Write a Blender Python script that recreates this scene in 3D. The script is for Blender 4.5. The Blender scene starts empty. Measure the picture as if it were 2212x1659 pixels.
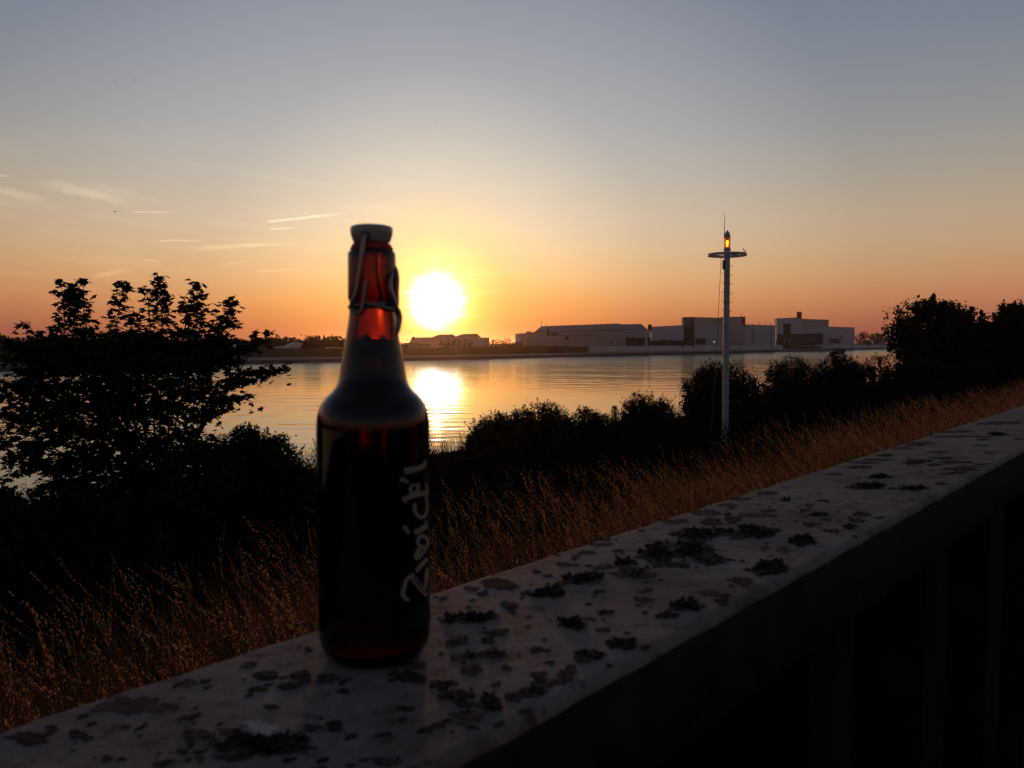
import bpy, bmesh, math, random
import numpy as np
from mathutils import Vector, Matrix

SC = bpy.context.scene
COL = SC.collection
R = math.radians
rng = np.random.default_rng(7)
random.seed(7)

# ------------------------------------------------------------------ camera
F = 1703.0                      # focal length in pixels of a 2212 x 1659 picture
CX, CY = 1106.0, 829.5
HOR = 742.0                     # horizon row
PITCH = math.atan((CY - HOR) / F)
CS, SN = math.cos(PITCH), math.sin(PITCH)
EYE = Vector((0.0, 0.0, 7.5))
camd = bpy.data.cameras.new("camera")
cam = bpy.data.objects.new("camera", camd)
COL.objects.link(cam)
cam.location = EYE
cam.rotation_euler = (R(90) - PITCH, 0, 0)
camd.sensor_width = 36.0
camd.lens = F / 2212.0 * 36.0
camd.clip_start = 0.02
camd.clip_end = 30000
camd.dof.use_dof = True
camd.dof.focus_distance = 6.0
camd.dof.aperture_fstop = 15.0
SC.camera = cam


def ray(px, py):
    x = (px - CX) / F
    v = (CY - py) / F
    return Vector((x, CS + v * SN, -SN + v * CS))


def at(px, py, y):
    d = ray(px, py)
    return EYE + d * (y / d.y)


def onz(px, py, z):
    d = ray(px, py)
    return EYE + d * ((z - EYE.z) / d.z)


# ------------------------------------------------------------------ sky and sun
SUN_DIR = ray(943, 650).normalized()
SUN_EL = math.asin(SUN_DIR.z)
SUN_AZ = math.atan2(SUN_DIR.x, SUN_DIR.y)

world = bpy.data.worlds.new("World")
SC.world = world
world.use_nodes = True
wt = world.node_tree
wn, wl = wt.nodes, wt.links
wn.clear()


def s2l(c):
    return tuple(((v / 255) / 12.92 if v / 255 < 0.04045 else ((v / 255 + 0.055) / 1.055) ** 2.4) for v in c)


class NB:
    """small helper for node graphs"""

    def __init__(self, tree):
        self.t = tree

    def n(self, kind, **kw):
        nd = self.t.nodes.new(kind)
        for k, v in kw.items():
            setattr(nd, k, v)
        return nd

    def put(self, sock, val):
        if hasattr(val, "is_linked") or isinstance(val, bpy.types.NodeSocket):
            self.t.links.new(val, sock)
        else:
            sock.default_value = val

    def m(self, op, a, b=None, c=None, clamp=False):
        nd = self.n("ShaderNodeMath", operation=op, use_clamp=clamp)
        self.put(nd.inputs[0], a)
        if b is not None:
            self.put(nd.inputs[1], b)
        if c is not None:
            self.put(nd.inputs[2], c)
        return nd.outputs[0]

    def v(self, op, a, b=None, scale=None):
        nd = self.n("ShaderNodeVectorMath", operation=op)
        self.put(nd.inputs[0], a)
        if b is not None:
            self.put(nd.inputs[1], b)
        if scale is not None:
            self.put(nd.inputs[3], scale)
        return nd.outputs[1] if op in ("DOT_PRODUCT", "LENGTH", "DISTANCE") else nd.outputs[0]

    def ramp(self, fac, stops, interp="LINEAR"):
        nd = self.n("ShaderNodeValToRGB")
        cr = nd.color_ramp
        cr.interpolation = interp
        while len(cr.elements) < len(stops):
            cr.elements.new(0.5)
        for e, (p, c) in zip(cr.elements, stops):
            e.position = p
            e.color = (c[0], c[1], c[2], 1)
        self.put(nd.inputs[0], fac)
        return nd.outputs[0]

    def mix(self, fac, a, b, blend="MIX"):
        nd = self.n("ShaderNodeMix", data_type="RGBA", blend_type=blend)
        self.put(nd.inputs[0], fac)
        self.put(nd.inputs[6], a)
        self.put(nd.inputs[7], b)
        return nd.outputs[2]


g = NB(wt)
tc = g.n("ShaderNodeTexCoord")
D = tc.outputs["Generated"]
sep = g.n("ShaderNodeSeparateXYZ")
wl.new(D, sep.inputs[0])
el = g.m("MULTIPLY", g.m("ARCSINE", sep.outputs[2]), 180 / math.pi)
# elevation curve away from the sun: position = sqrt(el / 90)
epos = g.m("SQRT", g.m("DIVIDE", g.m("MAXIMUM", el, 0.0), 90.0))


def ep(e):
    return math.sqrt(e / 90.0)


base = g.ramp(epos, [
    (0.0, s2l((138, 72, 68))), (ep(0.7), s2l((150, 82, 70))), (ep(1.6), s2l((165, 97, 74))), (ep(3.0), s2l((184, 121, 88))),
    (ep(4.8), s2l((190, 143, 104))), (ep(6.5), s2l((187, 153, 119))), (ep(8.5), s2l((178, 156, 131))), (ep(11.5), s2l((158, 150, 139))),
    (ep(15), s2l((137, 139, 142))), (ep(19), s2l((120, 127, 140))), (ep(24), s2l((105, 114, 132))), (ep(34), s2l((87, 94, 112))), (ep(90), s2l((68, 71, 84)))])
# glow round the sun: position = theta / 60
dotS = g.v("DOT_PRODUCT", D, tuple(SUN_DIR))
# slightly flattened glow: the aureole is wider along the horizon
th = g.m("MULTIPLY", g.m("ARCCOSINE", g.m("MINIMUM", dotS, 0.999999)), 180 / math.pi)
glow = g.ramp(g.m("DIVIDE", th, 60.0), [
    (0.0, (0.85, 0.6, 0.4)), (3.0 / 60, (0.66, 0.42, 0.25)), (4.5 / 60, (0.54, 0.385, 0.22)), (6.6 / 60, (0.445, 0.36, 0.245)), (9 / 60, (0.375, 0.325, 0.25)),
    (12 / 60, (0.285, 0.25, 0.205)), (16 / 60, (0.175, 0.16, 0.145)), (21 / 60, (0.125, 0.118, 0.11)), (30 / 60, (0.024, 0.023, 0.024)), (45 / 60, (0.0, 0.0, 0.0))])
tint = g.ramp(g.m("DIVIDE", g.m("MAXIMUM", el, 0.0), 20.0), [
    (0.0, (0.9, 0.26, 0.02)), (1.7 / 20, (1.0, 0.42, 0.03)), (3.1 / 20, (1.05, 0.58, 0.08)), (5 / 20, (1.05, 0.82, 0.42)), (8 / 20, (1.02, 0.95, 0.82)), (12 / 20, (1.0, 1.0, 1.0))])
glow = g.mix(1.0, glow, tint, "MULTIPLY")
nzc = g.n("ShaderNodeTexNoise")
nzc.inputs["Scale"].default_value = 1.0
nzc.inputs["Detail"].default_value = 3.0
cmc = g.n("ShaderNodeCombineXYZ")
azc = g.m("MULTIPLY", g.m("ARCTAN2", sep.outputs[0], sep.outputs[1]), 180 / math.pi)
wl.new(g.m("MULTIPLY", azc, 0.35), cmc.inputs[0])
wl.new(g.m("MULTIPLY", el, 2.2), cmc.inputs[1])
wl.new(cmc.outputs[0], nzc.inputs["Vector"])
thc = g.m("ADD", th, g.m("MULTIPLY", g.m("SUBTRACT", nzc.outputs[0], 0.5), 1.3))
core = g.ramp(g.m("DIVIDE", g.m("MAXIMUM", thc, 0.0), 10.0), [
    (0.0, (1, 1, 1)), (0.07, (1, 1, 1)), (0.13, (0.62, 0.58, 0.45)), (0.195, (0.22, 0.19, 0.085)), (0.235, (0.115, 0.09, 0.022)), (0.28, (0.07, 0.05, 0.007)), (0.34, (0.042, 0.028, 0.002)), (0.5, (0.012, 0.007, 0.0)), (0.8, (0, 0, 0))])
core = g.v("SCALE", core, scale=7.0)
# the sky dims towards the side opposite the sun
far = g.ramp(g.m("DIVIDE", th, 180.0), [(0.0, (1, 1, 1)), (0.22, (1, 1, 1)), (0.5, (0.68, 0.69, 0.75)), (1.0, (0.46, 0.47, 0.56))])
sky = g.mix(1.0, base, far, "MULTIPLY")
sky = g.v("ADD", sky, glow)

# thin cirrus: noise stretched along the horizon, on a plane high overhead
inv = g.m("DIVIDE", 1.0, g.m("ADD", g.m("MAXIMUM", sep.outputs[2], 0.0), 0.06))
cp = g.v("SCALE", D, scale=inv)
az = g.m("MULTIPLY", g.m("ARCTAN2", sep.outputs[0], sep.outputs[1]), 180 / math.pi)


def angpos(px, py):
    d = ray(px, py).normalized()
    return math.degrees(math.atan2(d.x, d.y)), math.degrees(math.asin(d.z))


nzw = g.n("ShaderNodeTexNoise")
nzw.inputs["Scale"].default_value = 1.0
nzw.inputs["Detail"].default_value = 5.0
cmb = g.n("ShaderNodeCombineXYZ")
wl.new(g.m("MULTIPLY", az, 0.16), cmb.inputs[0])
wl.new(g.m("ADD", g.m("MULTIPLY", el, 1.15), g.m("MULTIPLY", az, 0.10)), cmb.inputs[1])
wl.new(cmb.outputs[0], nzw.inputs["Vector"])
cirrus = g.m("MULTIPLY", g.m("SUBTRACT", nzw.outputs[0], 0.5, clamp=True), 2.6, clamp=True)
band = g.ramp(g.m("DIVIDE", g.m("MAXIMUM", el, 0.0), 20.0), [(0.0, (0, 0, 0)), (0.06, (0.25,) * 3), (0.25, (0.9,) * 3), (0.5, (1,) * 3), (0.62, (0.35,) * 3), (0.75, (0, 0, 0))])
azm = g.ramp(g.m("DIVIDE", g.m("ADD", az, 60.0), 120.0), [(0.0, (0.4,) * 3), (0.2, (1,) * 3), (0.45, (0.8,) * 3), (0.56, (0.25,) * 3), (0.62, (0.05,) * 3), (1, (0.15,) * 3)])
cirrus = g.m("MULTIPLY", cirrus, g.m("MULTIPLY", band, azm))
wisp = None


def streak(px0, py0, px1, py1, hw, amp, soft=0.25, ragged=0.0):
    """a contrail or wisp: a soft segment on the sky between two directions"""
    global wisp
    a0, e0 = angpos(px0, py0)
    a1, e1 = angpos(px1, py1)
    L = math.hypot(a1 - a0, e1 - e0)
    ux, uy = (a1 - a0) / L, (e1 - e0) / L
    da = g.m("SUBTRACT", az, a0)
    de = g.m("SUBTRACT", el, e0)
    s_ = g.m("DIVIDE", g.m("ADD", g.m("MULTIPLY", da, ux), g.m("MULTIPLY", de, uy)), L)
    w_ = g.m("SUBTRACT", g.m("MULTIPLY", de, ux), g.m("MULTIPLY", da, uy))
    if ragged:
        w_ = g.m("ADD", w_, g.m("MULTIPLY", g.m("SUBTRACT", nzf.outputs[0], 0.5), ragged))
    prof = g.m("SUBTRACT", 1.0, g.m("POWER", g.m("DIVIDE", g.m("ABSOLUTE", w_), hw), 2.0), clamp=True)
    endl = g.m("MULTIPLY", g.m("DIVIDE", s_, soft, clamp=True), g.m("DIVIDE", g.m("SUBTRACT", 1.0, s_), 0.45, clamp=True))
    x = g.m("MULTIPLY", g.m("MULTIPLY", prof, endl), amp)
    wisp = x if wisp is None else g.m("ADD", wisp, x)


nzf = g.n("ShaderNodeTexNoise")
nzf.inputs["Scale"].default_value = 1.0
nzf.inputs["Detail"].default_value = 4.0
cmf = g.n("ShaderNodeCombineXYZ")
wl.new(g.m("MULTIPLY", az, 1.6), cmf.inputs[0])
wl.new(g.m("MULTIPLY", el, 2.5), cmf.inputs[1])
wl.new(cmf.outputs[0], nzf.inputs["Vector"])
streak(286, 458, 392, 458, 0.045, 0.22, 0.03)
streak(576, 479, 762, 458, 0.11, 0.30, 0.05, 0.10)
streak(578, 495, 650, 491, 0.075, 0.22, 0.15, 0.08)
streak(325, 520, 460, 519, 0.09, 0.14, 0.2, 0.10)
streak(400, 538, 610, 526, 0.20, 0.12, 0.3, 0.35)
streak(490, 529, 680, 528, 0.10, 0.10, 0.3, 0.15)
streak(308, 561, 350, 564, 0.09, 0.12, 0.3, 0.1)
streak(195, 598, 290, 582, 0.22, 0.12, 0.3, 0.25)
streak(470, 574, 560, 560, 0.07, 0.10, 0.3, 0.1)
streak(540, 588, 660, 580, 0.09, 0.10, 0.3, 0.12)
streak(-40, 402, 115, 436, 0.30, 0.10, 0.1, 0.45)
streak(70, 385, 310, 448, 0.36, 0.10, 0.3, 0.6)
streak(-20, 380, 30, 379, 0.07, 0.14, 0.1, 0.1)
streak(980, 596, 1140, 585, 0.10, 0.10, 0.2, 0.15)
streak(985, 640, 1090, 626, 0.09, 0.09, 0.2, 0.12)
cl = g.m("ADD", g.m("MULTIPLY", cirrus, 0.10), wisp)
sky = g.v("ADD", sky, g.v("SCALE", g.ramp(g.m("DIVIDE", g.m("MAXIMUM", el, 0.0), 20.0), [(0, (1, 0.35, 0.12)), (0.25, (1, 0.72, 0.33)), (0.5, (1, 0.86, 0.6)), (1, (1, 0.95, 0.85))]), scale=cl))
sky = g.v("ADD", sky, core)
# below the horizon: dim dusk ground tone
below = g.m("MULTIPLY", g.m("MULTIPLY", el, -1.0), 0.5, clamp=True)
sky = g.mix(below, sky, (0.02, 0.015, 0.014, 1))
bg1 = g.n("ShaderNodeBackground")
wl.new(sky, bg1.inputs[0])
bg1.inputs[1].default_value = 1.0
nish = g.n("ShaderNodeTexSky", sky_type="NISHITA", sun_disc=False)
nish.sun_elevation = SUN_EL
nish.sun_rotation = SUN_AZ
nish.dust_density = 2.0
nish.ozone_density = 1.5
bg2 = g.n("ShaderNodeBackground")
wl.new(nish.outputs[0], bg2.inputs[0])
bg2.inputs[1].default_value = 0.004
addw = g.n("ShaderNodeAddShader")
wl.new(bg1.outputs[0], addw.inputs[0])
wl.new(bg2.outputs[0], addw.inputs[1])
wo = g.n("ShaderNodeOutputWorld")
wl.new(addw.outputs[0], wo.inputs[0])
world.cycles.sampling_method = "MANUAL"
world.cycles.sample_map_resolution = 2048

sun = bpy.data.lights.new("sun", "SUN")
sun.energy = 0.45
sun.angle = R(0.53)
sun.color = (1.0, 0.37, 0.10)
suno = bpy.data.objects.new("sun", sun)
COL.objects.link(suno)
suno.rotation_euler = (-SUN_DIR).to_track_quat("-Z", "Y").to_euler()
suno.location = (0, 0, 60)

SC.view_settings.view_transform = "Standard"
SC.view_settings.look = "None"
SC.view_settings.exposure = 0.0
SC.view_settings.gamma = 1.0
SC.view_settings.use_curve_mapping = False
SC.render.engine = "CYCLES"
SC.cycles.use_denoising = True
SC.cycles.max_bounces = 14
SC.cycles.transmission_bounces = 12
SC.cycles.glossy_bounces = 6
SC.cycles.diffuse_bounces = 3
SC.cycles.transparent_max_bounces = 12
HAZE = 0.00007
SC.cycles.volume_bounces = 0
SC.cycles.caustics_refractive = True
SC.cycles.caustics_reflective = False


# ------------------------------------------------------------------ materials
def material(name, col, rough=0.8, var=0.25, scale=3.0, bump=0.0, bscale=20.0, spec=0.3, metal=0.0, trans=0.0, tcol=None):
    m = bpy.data.materials.new(name)
    m.use_nodes = True
    t = NB(m.node_tree)
    b = m.node_tree.nodes["Principled BSDF"]
    out = m.node_tree.nodes["Material Output"]
    tcn = t.n("ShaderNodeTexCoord")
    nz = t.n("ShaderNodeTexNoise")
    nz.inputs["Scale"].default_value = scale
    nz.inputs["Detail"].default_value = 5
    t.put(nz.inputs["Vector"], tcn.outputs["Object"])
    c = t.ramp(nz.outputs[0], [(0.25, tuple(v * (1 - var) for v in col)), (0.75, tuple(min(1, v * (1 + var)) for v in col))])
    t.put(b.inputs["Base Color"], c)
    b.inputs["Roughness"].default_value = rough
    b.inputs["Specular IOR Level"].default_value = spec
    b.inputs["Metallic"].default_value = metal
    if bump:
        nb = t.n("ShaderNodeTexNoise")
        nb.inputs["Scale"].default_value = bscale
        nb.inputs["Detail"].default_value = 6
        t.put(nb.inputs["Vector"], tcn.outputs["Object"])
        bp = t.n("ShaderNodeBump")
        bp.inputs["Distance"].default_value = bump
        t.put(bp.inputs["Height"], nb.outputs[0])
        t.put(b.inputs["Normal"], bp.outputs[0])
    if trans:
        tr = t.n("ShaderNodeBsdfTranslucent")
        tr.inputs[0].default_value = (*(tcol or col), 1)
        mx = t.n("ShaderNodeMixShader")
        mx.inputs[0].default_value = trans
        t.put(mx.inputs[1], b.outputs[0])
        t.put(mx.inputs[2], tr.outputs[0])
        t.put(out.inputs[0], mx.outputs[0])
    return m


M = {}
M["soil"] = material("dike soil", (0.016, 0.012, 0.008), 0.95, 0.4, 2.0, 0.02, 8, spec=0.0)
M["path"] = material("asphalt path", (0.035, 0.035, 0.037), 0.9, 0.3, 6, 0.004, 80)
M["straw"] = material("dry grass", (0.054, 0.030, 0.016), 0.85, 0.55, 0.9, trans=0.45, tcol=(0.145, 0.072, 0.027), spec=0.0)
M["seed"] = material("grass seed head", (0.19, 0.105, 0.055), 0.85, 0.5, 1.3, trans=0.55, tcol=(0.44, 0.25, 0.12), spec=0.0)
M["leaf"] = material("leaf green", (0.024, 0.028, 0.013), 0.8, 0.35, 1.5, trans=0.10, tcol=(0.045, 0.038, 0.010), spec=0.0)
M["bush"] = material("bush green", (0.024, 0.025, 0.012), 0.85, 0.4, 0.7, trans=0.10, tcol=(0.045, 0.032, 0.010), spec=0.0)
M["farleaf"] = material("far leaf", (0.045, 0.045, 0.026), 0.85, 0.3, 0.1, spec=0.0)
M["bark"] = material("bark", (0.06, 0.045, 0.035), 0.9, 0.4, 10, 0.01, 30)
M["turf"] = material("far bank turf", (0.050, 0.052, 0.024), 0.95, 0.35, 0.08, spec=0.0)
M["undergrowth"] = material("undergrowth", (0.014, 0.012, 0.006), 0.9, 0.4, 0.8, spec=0.0)
M["white"] = material("white post paint", (0.32, 0.32, 0.345), 0.45, 0.06, 3.0, spec=0.4)
M["darkmetal"] = material("dark metal", (0.05, 0.05, 0.055), 0.5, 0.3, 10, spec=0.5)
M["panel"] = material("pale factory cladding", (0.46, 0.47, 0.52), 0.75, 0.08, 0.06)
M["panelwarm"] = material("buff factory cladding", (0.40, 0.36, 0.33), 0.8, 0.12, 0.05)
M["roofing"] = material("pale hall roof", (0.20, 0.19, 0.195), 0.8, 0.08, 0.05)
M["rust"] = material("rust brown cladding", (0.07, 0.048, 0.04), 0.8, 0.3, 0.1)
M["greyclad"] = material("grey ribbed cladding", (0.10, 0.095, 0.10), 0.75, 0.2, 0.1)
M["darkglass"] = material("dark opening", (0.03, 0.03, 0.033), 0.4, 0.2, 0.3)
M["quay"] = material("pale quay concrete", (0.50, 0.49, 0.50), 0.85, 0.12, 0.12)
M["dirtywhite"] = material("white sheet roof", (0.62, 0.60, 0.58), 0.6, 0.08, 0.3)
M["porcelain"] = material("porcelain", (0.33, 0.30, 0.285), 0.25, 0.03, 20, spec=0.5)
M["rubber"] = material("red rubber", (0.42, 0.05, 0.035), 0.6, 0.1, 40, trans=0.25, tcol=(0.6, 0.08, 0.04))
M["wire"] = material("bail wire", (0.22, 0.19, 0.175), 0.32, 0.08, 60, metal=0.85, spec=0.5)
M["print"] = material("cream print", (0.24, 0.20, 0.16), 0.6, 0.08, 90)
M["bare"] = material("bare dark steel patch", (0.036, 0.027, 0.026), 0.95, 0.45, 60, 0.002, 250, spec=0.05)
M["primer"] = material("worn primer patch", (0.060, 0.045, 0.043), 0.95, 0.4, 50, 0.002, 250, spec=0.05)
M["flake"] = material("curled dark paint flake", (0.038, 0.028, 0.027), 0.95, 0.6, 140, 0.002, 300, spec=0.0)
M["dropping"] = material("chalky white dropping", (0.30, 0.30, 0.32), 0.9, 0.12, 60, spec=0.2)
M["bird"] = material("dark plumage", (0.02, 0.02, 0.02), 0.8, 0.2, 5)


def m_cap():
    m = material("flaking grey cap paint", (0.25, 0.235, 0.225), 0.8, 0.2, 9, spec=0.12)
    t = NB(m.node_tree)
    b = m.node_tree.nodes["Principled BSDF"]
    tcn = t.n("ShaderNodeTexCoord")
    n1 = t.n("ShaderNodeTexNoise")
    n1.inputs["Scale"].default_value = 7
    n1.inputs["Detail"].default_value = 9
    n1.inputs["Roughness"].default_value = 0.62
    t.put(n1.inputs["Vector"], tcn.outputs["Object"])
    n2 = t.n("ShaderNodeTexNoise")
    n2.inputs["Scale"].default_value = 55
    n2.inputs["Detail"].default_value = 6
    n2.inputs["Roughness"].default_value = 0.7
    t.put(n2.inputs["Vector"], tcn.outputs["Object"])
    n3 = t.n("ShaderNodeTexNoise")
    n3.inputs["Scale"].default_value = 420
    n3.inputs["Detail"].default_value = 3
    t.put(n3.inputs["Vector"], tcn.outputs["Object"])
    c = t.ramp(n1.outputs[0], [(0.27, (0.062, 0.050, 0.046)), (0.40, (0.120, 0.103, 0.096)), (0.50, (0.172, 0.152, 0.143)), (0.58, (0.168, 0.158, 0.156)), (0.73, (0.255, 0.240, 0.235))])
    sp = t.ramp(n2.outputs[0], [(0.32, (0.35, 0.29, 0.27)), (0.40, (0.70, 0.64, 0.62)), (0.47, (0.93, 0.91, 0.90)), (0.62, (1.0, 1.0, 1.0)), (0.74, (1.18, 1.17, 1.17))])
    gr = t.ramp(n3.outputs[0], [(0.3, (0.86,) * 3), (0.7, (1.12,) * 3)])
    t.put(b.inputs["Base Color"], t.mix(1.0, t.mix(1.0, c, sp, "MULTIPLY"), gr, "MULTIPLY"))
    ht = t.m("ADD", t.m("MULTIPLY", n2.outputs[0], 1.0), t.m("MULTIPLY", n3.outputs[0], 0.18))
    bp = t.n("ShaderNodeBump")
    bp.inputs["Distance"].default_value = 0.0022
    t.put(bp.inputs["Height"], ht)
    t.put(b.inputs["Normal"], bp.outputs[0])
    return m


M["cap"] = m_cap()
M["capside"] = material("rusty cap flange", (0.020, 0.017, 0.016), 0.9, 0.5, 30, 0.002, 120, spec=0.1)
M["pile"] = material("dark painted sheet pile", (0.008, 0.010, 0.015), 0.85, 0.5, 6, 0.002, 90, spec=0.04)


def m_water():
    m = bpy.data.materials.new("river water")
    m.use_nodes = True
    t = NB(m.node_tree)
    b = m.node_tree.nodes["Principled BSDF"]
    b.inputs["Base Color"].default_value = (0.012, 0.014, 0.013, 1)
    b.inputs["IOR"].default_value = 1.33
    tcn = t.n("ShaderNodeTexCoord")
    hs = []
    for sc, amp, rot, st in ((2.2, 0.0010, 12, (1.0, 1.8, 1)), (3.6, 0.0006, -12, (1.0, 1.6, 1)), (5.5, 0.0003, 5, (1, 1.4, 1))):
        mp = t.n("ShaderNodeMapping")
        mp.inputs["Rotation"].default_value = (0, 0, R(rot))
        mp.inputs["Scale"].default_value = (st[0] * sc, st[1] * sc, sc)
        t.put(mp.inputs[0], tcn.outputs["Object"])
        nz = t.n("ShaderNodeTexNoise")
        nz.inputs["Scale"].default_value = 1.0
        nz.inputs["Detail"].default_value = 2.5
        t.put(nz.inputs["Vector"], mp.outputs[0])
        hs.append(t.m("MULTIPLY", nz.outputs[0], amp))
    # the open channel over by the far bank is ruffled by the breeze
    geo = t.n("ShaderNodeNewGeometry")
    across = t.v("DOT_PRODUCT", geo.outputs["Position"], (-0.745, 0.667, 0.0))
    rgh = t.ramp(t.m("DIVIDE", across, 260.0, clamp=True), [(0.0, (0.035,) * 3), (0.25, (0.04,) * 3), (0.6, (0.11,) * 3), (1.0, (0.24,) * 3)])
    # calm and ruffled streaks
    mp = t.n("ShaderNodeMapping")
    mp.inputs["Rotation"].default_value = (0, 0, R(8))
    mp.inputs["Scale"].default_value = (0.006, 0.055, 1)
    t.put(mp.inputs[0], tcn.outputs["Object"])
    nz = t.n("ShaderNodeTexNoise")
    nz.inputs["Scale"].default_value = 1.0
    nz.inputs["Detail"].default_value = 4
    t.put(nz.inputs["Vector"], mp.outputs[0])
    ruf = t.ramp(nz.outputs[0], [(0.40, (0.35,) * 3), (0.55, (0.8,) * 3), (0.62, (2.2,) * 3), (0.66, (1.0,) * 3), (0.8, (1.6,) * 3)])
    t.put(b.inputs["Roughness"], t.m("ADD", t.m("MULTIPLY", ruf, 0.02), rgh))
    h = t.m("MULTIPLY", t.m("ADD", t.m("ADD", hs[0], hs[1]), hs[2]), ruf)
    bp = t.n("ShaderNodeBump")
    bp.inputs["Distance"].default_value = 1.0
    bp.inputs["Strength"].default_value = 1.0
    t.put(bp.inputs["Height"], h)
    t.put(b.inputs["Normal"], bp.outputs[0])
    return m


M["water"] = m_water()


def m_stone():
    m = material("riverbank stones", (0.20, 0.185, 0.17), 0.9, 0.4, 0.9, 0.3, 2.0)
    t = NB(m.node_tree)
    b = m.node_tree.nodes["Principled BSDF"]
    src = b.inputs["Base Color"].links[0].from_socket
    geo = t.n("ShaderNodeNewGeometry")
    sp = t.n("ShaderNodeSeparateXYZ")
    t.put(sp.inputs[0], geo.outputs["Position"])
    wet = t.ramp(t.m("DIVIDE", sp.outputs[2], 3.0), [(0.0, (0.16, 0.15, 0.14)), (0.40, (0.22, 0.2, 0.19)), (0.47, (1.0, 1.0, 1.0))])
    t.put(b.inputs["Base Color"], t.mix(1.0, src, wet, "MULTIPLY"))
    return m


M["stone"] = m_stone()


def m_glass():
    m = bpy.data.materials.new("brown bottle glass")
    m.use_nodes = True
    nt = m.node_tree
    nt.nodes.clear()
    t = NB(nt)
    gl = t.n("ShaderNodeBsdfGlass")
    gl.inputs["IOR"].default_value = 1.40
    gl.inputs["Roughness"].default_value = 0.015
    va = t.n("ShaderNodeVolumeAbsorption")
    va.inputs["Color"].default_value = (0.70, 0.36, 0.0, 1)
    va.inputs["Density"].default_value = 1150
    o = t.n("ShaderNodeOutputMaterial")
    t.put(o.inputs[0], gl.outputs[0])
    t.put(o.inputs[1], va.outputs[0])
    return m


def m_beer():
    m = bpy.data.materials.new("beer")
    m.use_nodes = True
    nt = m.node_tree
    nt.nodes.clear()
    t = NB(nt)
    gl = t.n("ShaderNodeBsdfGlass")
    gl.inputs["IOR"].default_value = 1.33
    va = t.n("ShaderNodeVolumeAbsorption")
    va.inputs["Color"].default_value = (0.935, 0.50, 0.0, 1)
    va.inputs["Density"].default_value = 200
    o = t.n("ShaderNodeOutputMaterial")
    t.put(o.inputs[0], gl.outputs[0])
    t.put(o.inputs[1], va.outputs[0])
    return m


M["glass"] = m_glass()
M["beer"] = m_beer()


def m_emit(name, col, strength):
    m = bpy.data.materials.new(name)
    m.use_nodes = True
    b = m.node_tree.nodes["Principled BSDF"]
    b.inputs["Base Color"].default_value = (*col, 1)
    b.inputs["Emission Color"].default_value = (*col, 1)
    b.inputs["Emission Strength"].default_value = strength
    return m


M["filament"] = m_emit("lit signal lamp", (1.0, 0.56, 0.05), 6.0)
M["quaylamp"] = m_emit("lit quay lamp", (1.0, 0.85, 0.7), 2.0)


def m_lens():
    m = bpy.data.materials.new("amber lantern glass")
    m.use_nodes = True
    nt = m.node_tree
    nt.nodes.clear()
    t = NB(nt)
    tr = t.n("ShaderNodeBsdfTransparent")
    tr.inputs[0].default_value = (1.0, 0.70, 0.42, 1)
    gs = t.n("ShaderNodeBsdfGlossy")
    gs.inputs["Roughness"].default_value = 0.08
    mx = t.n("ShaderNodeMixShader")
    mx.inputs[0].default_value = 0.06
    t.put(mx.inputs[1], tr.outputs[0])
    t.put(mx.inputs[2], gs.outputs[0])
    o = t.n("ShaderNodeOutputMaterial")
    t.put(o.inputs[0], mx.outputs[0])
    return m


M["lens"] = m_lens()

# ------------------------------------------------------------------ object helpers
ORG = {}


def _link(o, parent=None):
    COL.objects.link(o)
    if parent is not None:
        o.parent = parent
    return o


def thing(name, label, cat, loc, group=None):
    o = bpy.data.objects.new(name, None)
    o.empty_display_size = 0.2
    o.location = loc
    _link(o)
    ORG[o] = Vector(loc)
    o["label"] = label
    o["category"] = cat
    if group:
        o["group"] = group
    return o


def tag(o, label, cat, group=None):
    o["label"] = label
    o["category"] = cat
    if group:
        o["group"] = group
    return o


def mesh(name, verts, faces, mat, parent=None, smooth=False, mid=None):
    """verts in world space; parented meshes are stored relative to the thing's base"""
    verts = np.asarray(verts, dtype=np.float64).reshape(-1, 3)
    org = Vector((0, 0, 0))
    if parent is not None:
        org = ORG[parent]
    me = bpy.data.meshes.new(name)
    vv = verts - np.array(org)
    if isinstance(faces, np.ndarray):
        n, k = faces.shape
        me.vertices.add(len(vv))
        me.vertices.foreach_set("co", vv.astype(np.float32).ravel())
        me.loops.add(n * k)
        me.loops.foreach_set("vertex_index", faces.astype(np.int32).ravel())
        me.polygons.add(n)
        me.polygons.foreach_set("loop_start", np.arange(0, n * k, k, dtype=np.int32))
        me.polygons.foreach_set("loop_total", np.full(n, k, dtype=np.int32))
    else:
        me.from_pydata([tuple(v) for v in vv], [], faces)
    for mm in (mat if isinstance(mat, (list, tuple)) else [mat]):
        me.materials.append(mm)
    if mid is not None:
        me.polygons.foreach_set("material_index", np.asarray(mid, dtype=np.int32))
    if smooth:
        me.polygons.foreach_set("use_smooth", np.ones(len(me.polygons), dtype=bool))
    me.update()
    if not isinstance(faces, np.ndarray):
        me.validate()
    o = bpy.data.objects.new(name, me)
    _link(o, parent)
    ORG[o] = org
    return o


def join(*parts):
    V, Fs, off = [], [], 0
    for v, f in parts:
        V.extend([tuple(p) for p in v])
        Fs.extend([tuple(i + off for i in q) for q in f])
        off += len(v)
    return V, Fs


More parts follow.
